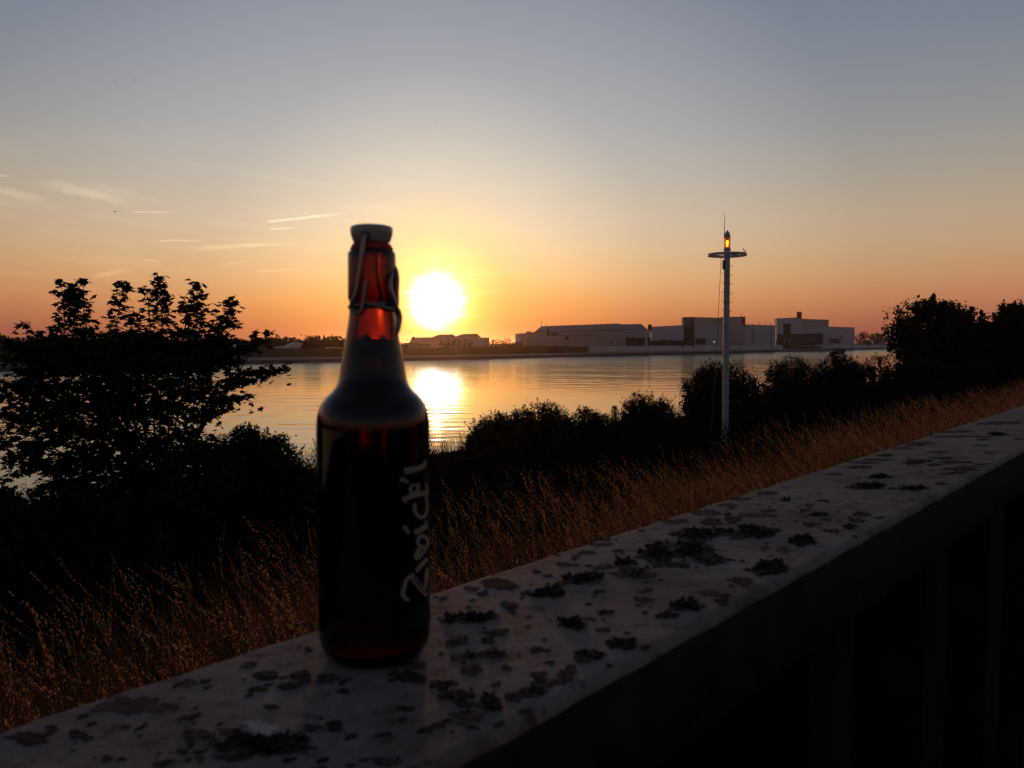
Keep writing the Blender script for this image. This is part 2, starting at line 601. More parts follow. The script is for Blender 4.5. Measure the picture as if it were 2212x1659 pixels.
def tube(pts, rad, k=8, caps=True):
    pts = [Vector(p) for p in pts]
    n = len(pts)
    if not hasattr(rad, "__len__"):
        rad = [rad] * n
    V, Fs = [], []
    prev = None
    for i, p in enumerate(pts):
        t = (pts[min(i + 1, n - 1)] - pts[max(i - 1, 0)]).normalized()
        if prev is None:
            u = t.orthogonal().normalized()
        else:
            u = (prev - t * prev.dot(t))
            u = u.normalized() if u.length > 1e-6 else t.orthogonal().normalized()
        prev = u
        w = t.cross(u)
        for j in range(k):
            a = 2 * math.pi * j / k
            V.append(p + (u * math.cos(a) + w * math.sin(a)) * rad[i])
    for i in range(n - 1):
        for j in range(k):
            a, b = i * k + j, i * k + (j + 1) % k
            Fs.append((a, b, b + k, a + k))
    if caps:
        Fs.append(tuple(range(k))[::-1])
        Fs.append(tuple(range((n - 1) * k, n * k)))
    return V, Fs


def lathe(prof, c, k=48, close=True):
    """prof: list of (r, z); r = 0 makes a pole"""
    V, Fs, rows = [], [], []
    for r, z in prof:
        if r < 1e-6:
            rows.append([len(V)])
            V.append((c[0], c[1], z))
        else:
            rows.append(list(range(len(V), len(V) + k)))
            for j in range(k):
                a = 2 * math.pi * j / k
                V.append((c[0] + r * math.cos(a), c[1] + r * math.sin(a), z))
    for a, b in zip(rows, rows[1:]):
        for j in range(k):
            j2 = (j + 1) % k
            if len(a) == 1 and len(b) == 1:
                continue
            if len(a) == 1:
                Fs.append((a[0], b[j2], b[j]))
            elif len(b) == 1:
                Fs.append((a[j], a[j2], b[0]))
            else:
                Fs.append((a[j], a[j2], b[j2], b[j]))
    return V, Fs


def box(p0, ux, uy, uz):
    """corner p0 and three edge vectors"""
    p0, ux, uy, uz = map(Vector, (p0, ux, uy, uz))
    V = [p0, p0 + ux, p0 + ux + uy, p0 + uy, p0 + uz, p0 + ux + uz, p0 + ux + uy + uz, p0 + uy + uz]
    Fs = [(0, 3, 2, 1), (4, 5, 6, 7), (0, 1, 5, 4), (1, 2, 6, 5), (2, 3, 7, 6), (3, 0, 4, 7)]
    return V, Fs


# ------------------------------------------------------------------ layout of the near bank
vd = ray(2631, 742)
WDIR = Vector((vd.x, vd.y, 0)).normalized()          # along the wall
WN = Vector((-WDIR.y, WDIR.x, 0))                    # across it, towards the river
BASE = EYE + ray(811, 1407) * 0.5065                 # foot of the bottle
WTOP = BASE.z
s_far = 0.5 * (onz(0, 1570.7, WTOP).dot(WN) + onz(2212, 874.4, WTOP).dot(WN))
s_near = 0.5 * (onz(943, 1655, WTOP).dot(WN) + onz(2212, 969.2, WTOP).dot(WN))
print("wall", WTOP, s_far, s_near, "bottle", BASE, BASE.dot(WN))


def wp(t, s, z):
    """point from the distance along the wall, distance beyond its river edge, height"""
    p = WDIR * t + WN * (s + s_far)
    return Vector((p.x, p.y, z))


def ts(p):
    return p.dot(WDIR), Vector((p[0], p[1], 0)).dot(WN) - s_far


GS = np.array([-400, -0.45, -0.4, 0.0, 3, 6, 9, 15, 25, 33, 39, 46, 60, 4000], float)
GZ = np.array([WTOP - 1.25, WTOP - 1.2, WTOP - 1.15, WTOP - 1.05, 5.60, 5.00, 4.40, 3.3, 1.75, 0.75, 0.0, -0.8, -2.5, -6.0], float)


def ground(t, s):
    t = np.asarray(t, float)
    s = np.asarray(s, float)
    z = np.interp(s, GS, GZ)
    bump = 0.10 * np.sin(t * 0.7 + 1.3) * np.sin(s * 0.9) + 0.05 * np.sin(t * 2.1 + s * 1.7)
    return z + bump * np.clip(s / 4, 0, 1)


def gz(p):
    t, s = ts(p)
    return float(ground(t, s))


def ray_ground(px, py):
    d = ray(px, py)
    k = 1.0
    while k < 400:
        p = EYE + d * k
        if p.z <= gz(p):
            return p
        k *= 1.004
    return p


# near bank sheet
tt = np.concatenate([np.linspace(-60, -4, 30), np.linspace(-3.5, 20, 60), np.linspace(21, 90, 70), np.linspace(95, 600, 60)])
ss = np.concatenate([[0.0], np.linspace(0.3, 12, 30), np.linspace(12.6, 46, 50), [60]])
TT, SS = np.meshgrid(tt, ss, indexing="ij")
ZZ = ground(TT, SS)
P = (np.array(WDIR)[None, None, :] * TT[..., None] + np.array(WN)[None, None, :] * (SS + s_far)[..., None])
P[..., 2] = ZZ
ni, nj = TT.shape
idx = np.arange(ni * nj).reshape(ni, nj)
fq = np.stack([idx[:-1, :-1], idx[1:, :-1], idx[1:, 1:], idx[:-1, 1:]], -1).reshape(-1, 4)
o = mesh("near_bank", P.reshape(-1, 3), fq, M["soil"], smooth=True)
o["kind"] = "structure"
# path on the camera's side of the wall
pz = WTOP - 1.15
V = [wp(-60, -0.40, pz), wp(600, -0.40, pz), wp(600, -60, pz), wp(-60, -60, pz)]
o = mesh("footpath", V, [(0, 3, 2, 1)], M["path"])
o["kind"] = "structure"

# ------------------------------------------------------------------ far bank
shore_px = [(0, 802), (555, 786), (870, 779.5), (1094, 775), (1469, 765.6), (1924, 754)]
SH = [onz(x, y, 0.0) for x, y in shore_px]
d0 = (SH[0] - SH[1]).normalized()
d1 = (SH[-1] - SH[-2]).normalized()
SH = [SH[0] + d0 * 500] + SH + [SH[-1] + d1 * 2500]
pts = []
for a, b in zip(SH, SH[1:]):
    n = max(2, int((b - a).length / 9))
    for i in range(n):
        pts.append(a.lerp(b, i / n))
pts.append(SH[-1])
# smooth the corners
for _ in range(12):
    pts = [pts[0]] + [(pts[i - 1] + pts[i] * 2 + pts[i + 1]) / 4 for i in range(1, len(pts) - 1)] + [pts[-1]]
SHP = pts
NRM = []
for i in range(len(SHP)):
    t = (SHP[min(i + 1, len(SHP) - 1)] - SHP[max(i - 1, 0)]).normalized()
    NRM.append(Vector((-t.y, t.x, 0)))


def px_of(p):
    d = p - EYE
    fz = d.y * CS - d.z * SN
    return CX + F * d.x / fz


SPX = [px_of(p) if p.y > 5 else -9999 for p in SHP]
for i in range(len(SPX)):
    if SHP[i].x < 0 and SPX[i] > 0 and SHP[i].y < 100:
        SPX[i] = -9999


def bank_at(px):
    """point of the far waterline seen in column px, and its inland normal"""
    for i in range(len(SHP) - 1):
        if SPX[i] <= px <= SPX[i + 1]:
            k = (px - SPX[i]) / max(1e-6, SPX[i + 1] - SPX[i])
            return SHP[i].lerp(SHP[i + 1], k), NRM[i]
    return SHP[-1], NRM[-1]


dike = np.array([(-6, -1.5), (0, 0.0), (2.2, 1.25), (5.5, 2.25), (14, 5.3), (17, 5.5), (40, 5.2), (400, 5.2), (6000, 5.2)])
quay = np.array([(-6, -1.5), (0, 0.0), (3.0, 1.25), (6.0, 2.40), (7.0, 2.45), (7.1, 5.45), (40, 5.5), (400, 5.4), (6000, 5.2)])
rows = []
for p, nrm, sx in zip(SHP, NRM, SPX):
    k = min(1, max(0, (sx - 1230) / 60.0))
    pr = dike * (1 - k) + quay * k
    jit = rng.normal(0, 0.08, len(pr))
    rows.append([(p.x + nrm.x * n, p.y + nrm.y * n, z + (j if 0.5 < z < 5 else 0)) for (n, z), j in zip(pr, jit)])
rows = np.array(rows)
ni, nj = rows.shape[:2]


def strip(name, c0, c1, mat):
    sub = rows[:, c0:c1 + 1].reshape(-1, 3)
    w = c1 - c0 + 1
    ix = np.arange(ni * w).reshape(ni, w)
    q = np.stack([ix[:-1, :-1], ix[1:, :-1], ix[1:, 1:], ix[:-1, 1:]], -1).reshape(-1, 4)
    o = mesh(name, sub, q, mat)
    o["kind"] = "structure"
    return o


strip("stone_riverbank", 0, 3, M["stone"])
strip("far_bank", 3, nj - 1, M["turf"])

# river: a sheet of real small waves where it is seen, on a plain sheet that runs on beyond
wr_ = np.random.default_rng(5)
az_w = np.radians(np.linspace(-39, 39, 430))
rr_w = [30.0]
while rr_w[-1] < 1500:
    rr_w.append(rr_w[-1] + max(0.22, 0.00125 * rr_w[-1]) * (1.0 if rr_w[-1] < 520 else 2.2))
rr_w = np.array(rr_w)
RW, AW = np.meshgrid(rr_w, az_w, indexing="ij")
XW, YW = RW * np.sin(AW), RW * np.cos(AW)
dr_w = np.gradient(rr_w)[:, None]
ZW = np.zeros_like(XW)
# wind patches and calm lanes
pat = np.zeros_like(XW)
for lx, ly, am in ((140, 26, 0.5), (75, 15, 0.4), (230, 48, 0.5), (48, 9, 0.3)):
    for _ in range(3):
        th_ = R(38) + wr_.normal() * 0.25
        u_ = XW * math.sin(th_) + YW * math.cos(th_)
        v_ = XW * math.cos(th_) - YW * math.sin(th_)
        pat += am * np.sin(2 * math.pi * (u_ / lx * wr_.uniform(0.7, 1.3)) + wr_.random() * 6.28) * np.sin(2 * math.pi * (v_ / lx * 1.7) + 2 * math.pi * YW / ly * wr_.uniform(0.4, 0.8) + wr_.random() * 6.28)
pat = 0.75 + 0.55 * np.tanh(pat)
for kk in range(34):
    lam = 0.9 * (9.0 / 0.9) ** (kk / 33.0)
    th_ = R(8) + wr_.normal() * 0.55
    k_ = 2 * math.pi / lam
    slope = 0.0038 * (1.0 if lam < 4 else 0.8)
    filt = np.exp(-(dr_w * abs(math.cos(th_)) / (0.36 * lam)) ** 2) * np.exp(-(RW * (az_w[1] - az_w[0]) * abs(math.sin(th_)) / (0.42 * lam)) ** 2)
    ZW += slope / k_ * filt * np.sin(k_ * (XW * math.sin(th_) + YW * math.cos(th_)) + wr_.random() * 6.28)
ZW *= pat
print("water", XW.shape, "slope rms", float(np.std(np.diff(ZW, axis=0) / np.diff(RW, axis=0))))
ni, nj = XW.shape
ix = np.arange(ni * nj).reshape(ni, nj)
q_ = np.stack([ix[:-1, :-1], ix[:-1, 1:], ix[1:, 1:], ix[1:, :-1]], -1).reshape(-1, 4)
V = np.concatenate([np.stack([XW, YW, ZW], -1).reshape(-1, 3), np.array([(-3000, -200, -0.14), (6000, -200, -0.14), (6000, 9000, -0.14), (-3000, 9000, -0.14)], float)])
q_ = np.concatenate([q_[:, ::-1], np.array([[0, 1, 2, 3]]) + ni * nj])
o = mesh("river_water", V, q_, M["water"], smooth=True)
o["kind"] = "structure"


def zoom(ox, oy, sc):
    return lambda x, y: ((ox + x / sc) / 1.736, (oy + y / sc) / 1.736)


Z4 = zoom(1900, 1180, 3.687)
Z5 = zoom(2450, 1150, 2.4854)
Z2 = zoom(1450, 1200, 4.022)
Z3 = zoom(0, 1150, 1.6758)


class Facade:
    """a vertical plane on the far bank, through the column px, `back` metres behind the waterline, turned by `turn` degrees"""

    def __init__(self, px, back, turn=0.0):
        p, n = bank_at(px)
        self.p = p + n * back
        view = Vector((self.p.x, self.p.y, 0)).normalized()
        rot = Matrix.Rotation(R(turn), 3, "Z")
        self.n = rot @ view            # away from the camera
        self.u = Vector((self.n.y, -self.n.x, 0))

    def pt(self, xy, off=0.0):
        d = ray(*xy)
        q = self.p + self.n * off
        k = (q - EYE).dot(self.n) / d.dot(self.n)
        return EYE + d * k

    def prism(self, poly, depth, off=0.0, base=None):
        """traced outline -> solid; points given as None height drop to the ground level `base`"""
        fr = []
        for x, y, *b in poly:
            p = self.pt((x, y), off)
            if b:
                p.z = base
            fr.append(p)
        n = len(fr)
        bk = [p + self.n * depth for p in fr]
        Fs = [tuple(range(n)), tuple(range(n, 2 * n))[::-1]]
        for i in range(n):
            j = (i + 1) % n
            Fs.append((j, i, i + n, j + n))
        return fr + bk, Fs

    def rect(self, z, x0, y0, x1, y1, depth=0.25, off=-0.2):
        a = [z(x0, y1), z(x1, y1), z(x1, y0), z(x0, y0)]
        return self.prism(a, depth, off)


def poly(z, pts, x0, x1):
    """outline from traced top points plus two foot points dropped to the ground"""
    xs = [z(*p) for p in pts]
    ax, ay = z(x0, pts[0][1])
    bx, by = z(x1, pts[-1][1])
    return [(ax, ay, 1)] + [p for p in xs][::1] + [(bx, by, 1)]


def rev(fp):
    return fp[::-1]


GB = 5.0   # level of the ground behind the far bank (foundations go a little below it)


def building(name, label, cat, fac, z, pts, x0, x1, depth, mat, group=None, wall="wall"):
    pl = rev(poly(z, pts, x0, x1))
    v, f = fac.prism(pl, depth, 0.0, GB - 0.5)
    c = Vector(v[0])
    t = thing(name, label, cat, (c.x, c.y, GB), group)
    mesh(wall, v, f, mat, t)
    return t


# --- long hall with hipped roofs (left part of the works)
fa = Facade(Z4(1640, 430)[0], 46, -2)
hall = building("factory_hall", "long pale factory hall with a low hipped roof and a small roof mast", "factory hall", fa, Z4,
                [(265, 242), (380, 242), (1640, 205)], 265, 1640, 34, M["panelwarm"])


def roof(t, fac, z, eave0, eave1, r0, r1, setback, depth, mat):
    a, b = fac.pt(z(*eave0), -0.4), fac.pt(z(*eave1), -0.4)
    c, d = fac.pt(z(*r1), setback), fac.pt(z(*r0), setback)
    a.z += 0.05
    b.z += 0.05
    a2, b2 = a + fac.n * (depth + 0.8), b + fac.n * (depth + 0.8)
    c2, d2 = c + fac.n * 1.5, d + fac.n * 1.5
    return mesh("roof", [a, b, c, d, a2, b2, c2, d2], [(0, 1, 2, 3), (5, 4, 7, 6), (3, 2, 6, 7), (0, 3, 7, 4), (1, 5, 6, 2), (0, 4, 5, 1)], mat, t)


rf = roof(hall, fa, Z4, (380, 242), (1645, 205), (478, 160), (1560, 122), 14, 34, M["roofing"])
V, Fs = [], []
a = fa.pt(Z4(480, 160), 14.5)
mesh("roof_mast", *tube([a, a + Vector((0, 0, 3.6))], 0.14, 6), M["darkmetal"], hall)
a = fa.pt(Z4(553, 158), 14.5)
mesh("roof_mast", *tube([a, a + Vector((0, 0, 1.6))], 0.14, 6), M["darkmetal"], hall)
for i in range(12):
    x = 620 + i * 76
    y = 160 + (x - 478) / (1560 - 478) * (122 - 160)
    mesh("roof_vent", *fa.prism([Z4(x, y + 4), Z4(x + 22, y + 4), Z4(x + 22, y - 4), Z4(x, y - 4)], 1.2, 14.2), M["darkmetal"], hall)
mesh("loading_door", *fa.rect(Z4, 560, 205, 590, 290), M["rust"], hall)
mesh("wall_panel", *fa.rect(Z4, 610, 250, 705, 283), M["greyclad"], hall)
for i in range(4):
    x = 276 + i * 15
    mesh("roof_vent", *fa.prism([Z4(x, 243), Z4(x + 8, 243), Z4(x + 8, 224), Z4(x, 224)], 1.0, 1.0), M["darkmetal"], hall)
mesh("eave_trim", *fa.prism([Z4(378, 246), Z4(1645, 209), Z4(1645, 205), Z4(378, 242)], 0.4, -0.5), M["roofing"], hall)
# annex in front of the hall
fb = Facade(Z4(1525, 430)[0], 24, -2)
anx = building("factory_annex", "low buff annex with one dark window in front of the long hall", "factory annex", fb, Z4,
               [(490, 295), (1220, 278), (1525, 268)], 490, 1525, 8, M["panelwarm"])
mesh("parapet", *fb.prism([Z4(488, 297), Z4(1222, 281), Z4(1222, 276), Z4(488, 292)], 8.4, -0.2), M["rust"], anx)
mesh("window", *fb.rect(Z4, 820, 305, 855, 350), M["darkglass"], anx)
mesh("door", *fb.rect(Z4, 1437, 372, 1455, 402), M["darkglass"], anx)
# end block
fc = Facade(Z4(264, 430)[0], 150, -2)
blk = building("factory_end_block", "small pale block at the left end of the long factory hall", "building", fc, Z4,
               [(182, 261), (264, 258)], 182, 264, 16, M["panel"])
mesh("roof_edge", *fc.prism([Z4(181, 264), Z4(265, 261), Z4(265, 257), Z4(181, 260)], 16.2, -0.1), M["greyclad"], blk)
mesh("downpipe", *fc.rect(Z4, 243, 270, 247, 330), M["greyclad"], blk)
mesh("window", *fc.rect(Z4, 236, 333, 262, 342), M["darkglass"], blk)
mesh("window", *fc.rect(Z4, 205, 352, 222, 375), M["darkglass"], blk)
# second hall with open dock
fd = Facade(Z4(1990, 430)[0], 42, -2)
h2 = building("dock_hall", "white walled hall with a hipped roof and dark open dock bays", "factory hall", fd, Z4,
              [(1600, 210), (1990, 212)], 1600, 1990, 26, M["panel"])
roof(h2, fd, Z4, (1580, 207), (1955, 211), (1575, 133), (1860, 128), 10, 26, M["roofing"])
for x0, x1 in ((1530, 1610), (1655, 1910), (1950, 1992)):
    mesh("dock_opening", *fd.rect(Z4, x0, 318, x1, 432), M["darkglass"], h2)
mesh("pillar", *fd.rect(Z4, 1620, 215, 1648, 355, 0.6, -0.7), M["quay"], h2)
mesh("pillar", *fd.rect(Z4, 1912, 215, 1942, 355, 0.6, -0.7), M["quay"], h2)
mesh("chimney", *fd.prism([Z4(1955, 230), Z4(2006, 230), Z4(2006, 136), Z4(1955, 136)], 6, 3), M["rust"], h2)
# long shed between the halls and the tower
fe = Facade(Z5(278, 330)[0], 48, 0)
sh = building("factory_shed", "long plain pale shed between the dock hall and the brown tower", "factory shed", fe, Z5,
              [(-18, 188), (278, 173)], -18, 278, 30, M["panel"])
mesh("roof_edge", *fe.prism([Z5(-19, 191), Z5(279, 176), Z5(279, 172), Z5(-19, 187)], 30.3, -0.15), M["greyclad"], sh)
ff = Facade(Z5(284, 345)[0], 26, 0)
for i, (x0, x1, y0) in enumerate(((-30, 60, 315), (62, 135, 309), (138, 232, 314), (234, 284, 318))):
    lab = ("dark low storage hut behind the quay wall, leftmost of four", "dark low storage hut behind the quay wall, second from the left",
           "dark low storage hut behind the quay wall, third from the left", "narrow dark storage hut against the foot of the brown tower")[i]
    building("storage_hut", lab, "hut", ff, Z5, [(x0, y0), (x1, y0 + 1)], x0, x1, 5, M["rust"], "storage huts behind the quay wall", "hut_wall")
# tower
fg = Facade(Z5(386, 345)[0], 28, 0)
tw = building("factory_tower", "tall flat roofed works building with a dark brown end wall and buff band", "works building", fg, Z5,
              [(276, 99), (386, 96)], 276, 386, 34, M["rust"], None, "end_wall")
fh = Facade(Z5(700, 345)[0], 14, 12)
v, f = fh.prism(rev(poly(Z5, [(387, 98), (645, 105), (700, 106)], 387, 700)), 24, 0, GB - 0.5)
mesh("wall", v, f, M["panel"], tw)
mesh("buff_band", *fh.prism([Z5(388, 168), Z5(700, 168), Z5(700, 108), Z5(388, 101)], 0.3, -0.25), M["panelwarm"], tw)
mesh("roof_edge", *fh.prism([Z5(386, 101), Z5(701, 109), Z5(701, 105), Z5(386, 97)], 24.2, -0.3), M["rust"], tw)
mesh("roof_edge", *fg.prism([Z5(275, 102), Z5(386, 99), Z5(386, 95), Z5(275, 98)], 34.2, -0.2), M["rust"], tw)
mesh("upper_band", *fg.prism([Z5(286, 196), Z5(383, 196), Z5(383, 104), Z5(286, 104)], 0.3, -0.25), M["greyclad"], tw)
mesh("corner_strip", *fg.prism([Z5(276, 348), Z5(284, 348), Z5(284, 102), Z5(276, 102)], 0.3, -0.3), M["panel"], tw)
mesh("gate", *fh.rect(Z5, 392, 296, 488, 352), M["greyclad"], tw)
fi = Facade(Z5(858, 345)[0], 48, 4)
bx = building("roof_plant_block", "flat topped buff block standing up behind the white lamp post", "building", fi, Z5,
              [(640, 97), (858, 94)], 640, 858, 20, M["panelwarm"])
mesh("roof_edge", *fi.prism([Z5(639, 101), Z5(860, 98), Z5(860, 93), Z5(639, 96)], 20.4, -0.2), M["rust"], bx)
mesh("side_panel", *fi.rect(Z5, 826, 100, 858, 168), M["rust"], bx)
a = fi.pt(Z5(822, 96), 2)
mesh("roof_mast", *tube([a, fi.pt(Z5(822, 66), 2)], 0.18, 6), M["rust"], bx)
# low hall right of the post
fj = Facade(Z5(1138, 345)[0], 22, 6)
lh = building("pale_works_hall", "pale flat hall with two dark downpipes right of the lamp post", "factory hall", fj, Z5,
              [(690, 166), (860, 167), (1138, 176)], 690, 1138, 30, M["panel"])
mesh("roof_edge", *fj.prism([Z5(689, 169), Z5(860, 170), Z5(1139, 179), Z5(1139, 175), Z5(860, 166), Z5(689, 165)], 30.3, -0.15), M["greyclad"], lh)
for x, y0 in ((933, 190), (1100, 160)):
    mesh("downpipe", *fj.rect(Z5, x - 2.5, y0, x + 2.5, 347, 0.4, -0.4), M["darkmetal"], lh)
mesh("window", *fj.rect(Z5, 722, 203, 734, 228), M["darkglass"], lh)
mesh("window", *fj.rect(Z5, 703, 203, 710, 225), M["darkglass"], lh)
for x in (870, 900, 925, 1000, 1040, 1090):
    a = fj.pt(Z5(x, 168 + (x - 860) * 0.03), 3)
    mesh("roof_vent", *tube([a, a + Vector((0, 0, 1.2 + 1.0 * (x % 3)))], 0.16, 6), M["darkmetal"], lh)
a, b = fj.pt(Z5(1040, 164), 3), fj.pt(Z5(1100, 160), 3)
mesh("roof_rail", *tube([a, b], 0.1, 6), M["darkmetal"], lh)
a, b, c = fj.pt(Z5(978, 170), 3), fj.pt(Z5(984, 142), 3), fj.pt(Z5(990, 168), 3)
mesh("roof_crane", *join(tube([a, b], 0.16, 6), tube([b, c], 0.14, 6)), M["darkmetal"], lh)
# big block with chimney
fk = Facade(Z5(1635, 345)[0], 26, 6)
bc = building("chimney_building", "tall pale building with a square brown chimney and ribbed grey base", "works building", fk, Z5,
              [(1150, 110), (1345, 101), (1386, 115), (1635, 123)], 1150, 1635, 36, M["panel"])
mesh("roof_edge", *fk.prism([Z5(1149, 113), Z5(1345, 104), Z5(1386, 119), Z5(1636, 127), Z5(1636, 122), Z5(1386, 114), Z5(1345, 100), Z5(1149, 109)], 36.3, -0.15), M["rust"], bc)
mesh("chimney", *fk.prism([Z5(1340, 118), Z5(1383, 118), Z5(1383, 50), Z5(1340, 50)], 5, 1.0), M["rust"], bc)
mesh("chimney_cap", *fk.prism([Z5(1338, 53), Z5(1385, 53), Z5(1385, 48), Z5(1338, 48)], 5.6, 0.7), M["greyclad"], bc)
mesh("buff_band", *fk.prism([Z5(1365, 185), Z5(1634, 186), Z5(1634, 129), Z5(1388, 121)], 0.3, -0.25), M["panelwarm"], bc)
mesh("tall_door", *fk.rect(Z5, 1212, 157, 1282, 252), M["rust"], bc)
mesh("wall_lamp", *fk.rect(Z5, 1535, 226, 1542, 238, 0.4, -0.5), M["white"], bc)
base_ = mesh("ribbed_base", *fk.prism([Z5(1140, 347), Z5(1577, 347), Z5(1577, 248), Z5(1160, 256)], 5, -5), M["greyclad"], bc)
for x in range(1170, 1577, 14):
    r_ = mesh("rib", *fk.rect(Z5, x, 252, x + 4, 345, 0.5, -5.4), M["darkmetal"], base_)
fr_ = mesh("doorway", *fk.rect(Z5, 1222, 305, 1272, 347, 0.5, -5.7), M["quay"], base_)
mesh("door_opening", *fk.rect(Z5, 1228, 311, 1266, 347, 0.5, -5.9), M["darkglass"], base_)
# right end hall
fl = Facade(Z5(1876, 340)[0], 24, 6)
rh = building("end_hall", "lower pale hall at the right end of the works beside the trees", "factory hall", fl, Z5,
              [(1632, 187), (1876, 195)], 1632, 1876, 30, M["panel"])
mesh("roof_edge", *fl.prism([Z5(1631, 190), Z5(1877, 198), Z5(1877, 194), Z5(1631, 186)], 30.3, -0.15), M["greyclad"], rh)
mesh("gate", *fl.rect(Z5, 1638, 296, 1735, 341), M["greyclad"], rh)
mesh("downpipe", *fl.rect(Z5, 1746, 255, 1751, 340, 0.4, -0.4), M["greyclad"], rh)
fm = Facade(Z5(2150, 335)[0], 40, 0)
hs = building("small_house", "small pale house with a low roof under the far right trees", "house", fm, Z5,
              [(2050, 312), (2148, 312)], 2050, 2148, 10, M["panel"])
roof(hs, fm, Z5, (2046, 313), (2152, 313), (2060, 300), (2140, 300), 5, 10, M["greyclad"])
fm2 = Facade(Z5(2030, 335)[0], 40, 0)
hs2 = building("small_house", "tiny grey house half hidden by trees beside the end hall", "house", fm2, Z5,
               [(1962, 322), (2025, 322)], 1962, 2025, 10, M["greyclad"])
roof(hs2, fm2, Z5, (1958, 323), (2030, 323), (1970, 312), (2018, 312), 5, 10, M["greyclad"])

# quay walls
def quay_wall(px0, px1, label):
    ids = [i for i in range(len(SHP)) if px0 <= SPX[i] <= px1]
    pp = [(bank_at(px0))] + [(SHP[i], NRM[i]) for i in ids] + [(bank_at(px1))]
    V, Fs, V2 = [], [], []
    for p, n in pp:
        a, b = p + n * 6.3, p + n * 7.0
        for q, z in ((a, 1.9), (b, 1.9), (b, 5.7), (a, 5.7)):
            V.append((q.x, q.y, z))
        a, b = p + n * 6.15, p + n * 7.2
        for q, z in ((a, 5.7), (b, 5.7), (b, 6.0), (a, 6.0)):
            V2.append((q.x, q.y, z))
    for i in range(len(pp) - 1):
        for j in range(4):
            Fs.append((i * 4 + j, i * 4 + (j + 1) % 4, i * 4 + 4 + (j + 1) % 4, i * 4 + 4 + j))
    Fs += [(3, 2, 1, 0), tuple(range(len(V) - 4, len(V)))]
    c = pp[0][0]
    t = thing("quay_wall", label, "quay wall", (c.x, c.y, 1.9))
    mesh("wall_face", V, Fs, M["quay"], t)
    mesh("coping", V2, Fs, M["quay"], t)
    return t


quay_wall(1293, 1706, "long pale concrete quay wall below the works, left of the dark ramp gap")
quay_wall(1774, 1935, "shorter pale quay wall right of the dark ramp gap")
fq_ = Facade(Z5(1420, 370)[0], 6.2, 72)
t = thing("ferry_ramp", "dark recessed ramp in the gap between the two quay walls", "ramp", fq_.p)
mesh("ramp_deck", *fq_.prism([Z5(1270, 386), Z5(1568, 384), Z5(1568, 362), Z5(1270, 362)], 0.6, 0), M["rust"], t)
mesh("ramp_beam", *fq_.prism([Z5(1280, 378), Z5(1560, 376), Z5(1560, 371), Z5(1280, 373)], 0.5, -0.8), M["darkmetal"], t)


def lamp(px, py0, py1, back, label, mat):
    p, n = bank_at(px)
    p = p + n * back
    k = math.hypot(p.x, p.y)
    d = ray(px, py1)
    top = EYE + d * (p.y / d.y)
    base = Vector((top.x, p.y, 5.3 if back > 6 else 1.5))
    t = thing("quay_lamp", label, "lamp post", base)
    mesh("post", *tube([base, Vector((base.x, base.y, top.z))], 0.14, 6), M["white"], t)
    h = mesh("lamp_head", *lathe([(0, top.z - 0.35), (0.26, top.z - 0.25), (0.26, top.z + 0.15), (0, top.z + 0.25)], (base.x, base.y), 8), mat, t)
    return t


lamp(*Z5(567, 350)[:1], 0, Z5(567, 328)[1], 12, "small lit lamp post standing on the quay left of the white light tower", M["quaylamp"])
lamp(*Z5(1915, 340)[:1], 0, Z5(1915, 322)[1], 12, "small pale lamp post by the trees right of the end hall", M["white"])
# slim beacon pole under the sun
p, n = bank_at(Z2(1052, 500)[0])
p = p + n * 5.6
tp = at(*Z2(1052, 345), p.y)
t = thing("beacon_pole", "slim white pole on the far stone bank just below the sun", "pole", (p.x, p.y, 2.1))
mesh("post", *tube([(tp.x, p.y, 2.0), (tp.x, p.y, tp.z)], 0.13, 6), M["white"], t)
mesh("top_mark", *lathe([(0, tp.z - 0.9), (0.3, tp.z - 0.7), (0.3, tp.z), (0, tp.z + 0.2)], (tp.x, p.y), 8), M["white"], t)

# works left of the sun: twin gabled hall
fn = Facade(Z2(1548, 420)[0], 44, 2)
gh = building("gabled_hall", "wide hall with two raised roof lights right below the sun", "factory hall", fn, Z2,
              [(365, 318), (392, 262), (435, 263), (690, 260), (1548, 264)], 365, 1548, 40, M["panelwarm"])
mesh("roof_gable", *fn.prism([Z2(360, 318), Z2(432, 264), Z2(395, 245)], 4, -0.4), M["rust"], gh)
for pts_ in ([(690, 262), (1048, 256), (1000, 214), (790, 219)], [(1052, 256), (1420, 260), (1368, 206), (1155, 211)]):
    a = [Z2(*q) for q in pts_]
    rr = mesh("roof_light", *fn.prism(a, 26, 3), M["roofing"], gh)
mesh("lower_wall", *fn.prism([Z2(245, 428), Z2(470, 428), Z2(470, 338), Z2(250, 345)], 10, -8), M["roofing"], gh)
mesh("gate", *fn.rect(Z2, 470, 358, 665, 398), M["greyclad"], gh)
mesh("plinth", *fn.prism([Z2(245, 432), Z2(860, 424), Z2(860, 406), Z2(245, 412)], 1.0, -9.5), M["quay"], gh)
mesh("side_wall", *fn.prism([Z2(1280, 385), Z2(1548, 385), Z2(1548, 330), Z2(1280, 335)], 5, -6), M["panel"], gh)
ft = Facade(Z2(980, 410)[0], 26, 0)
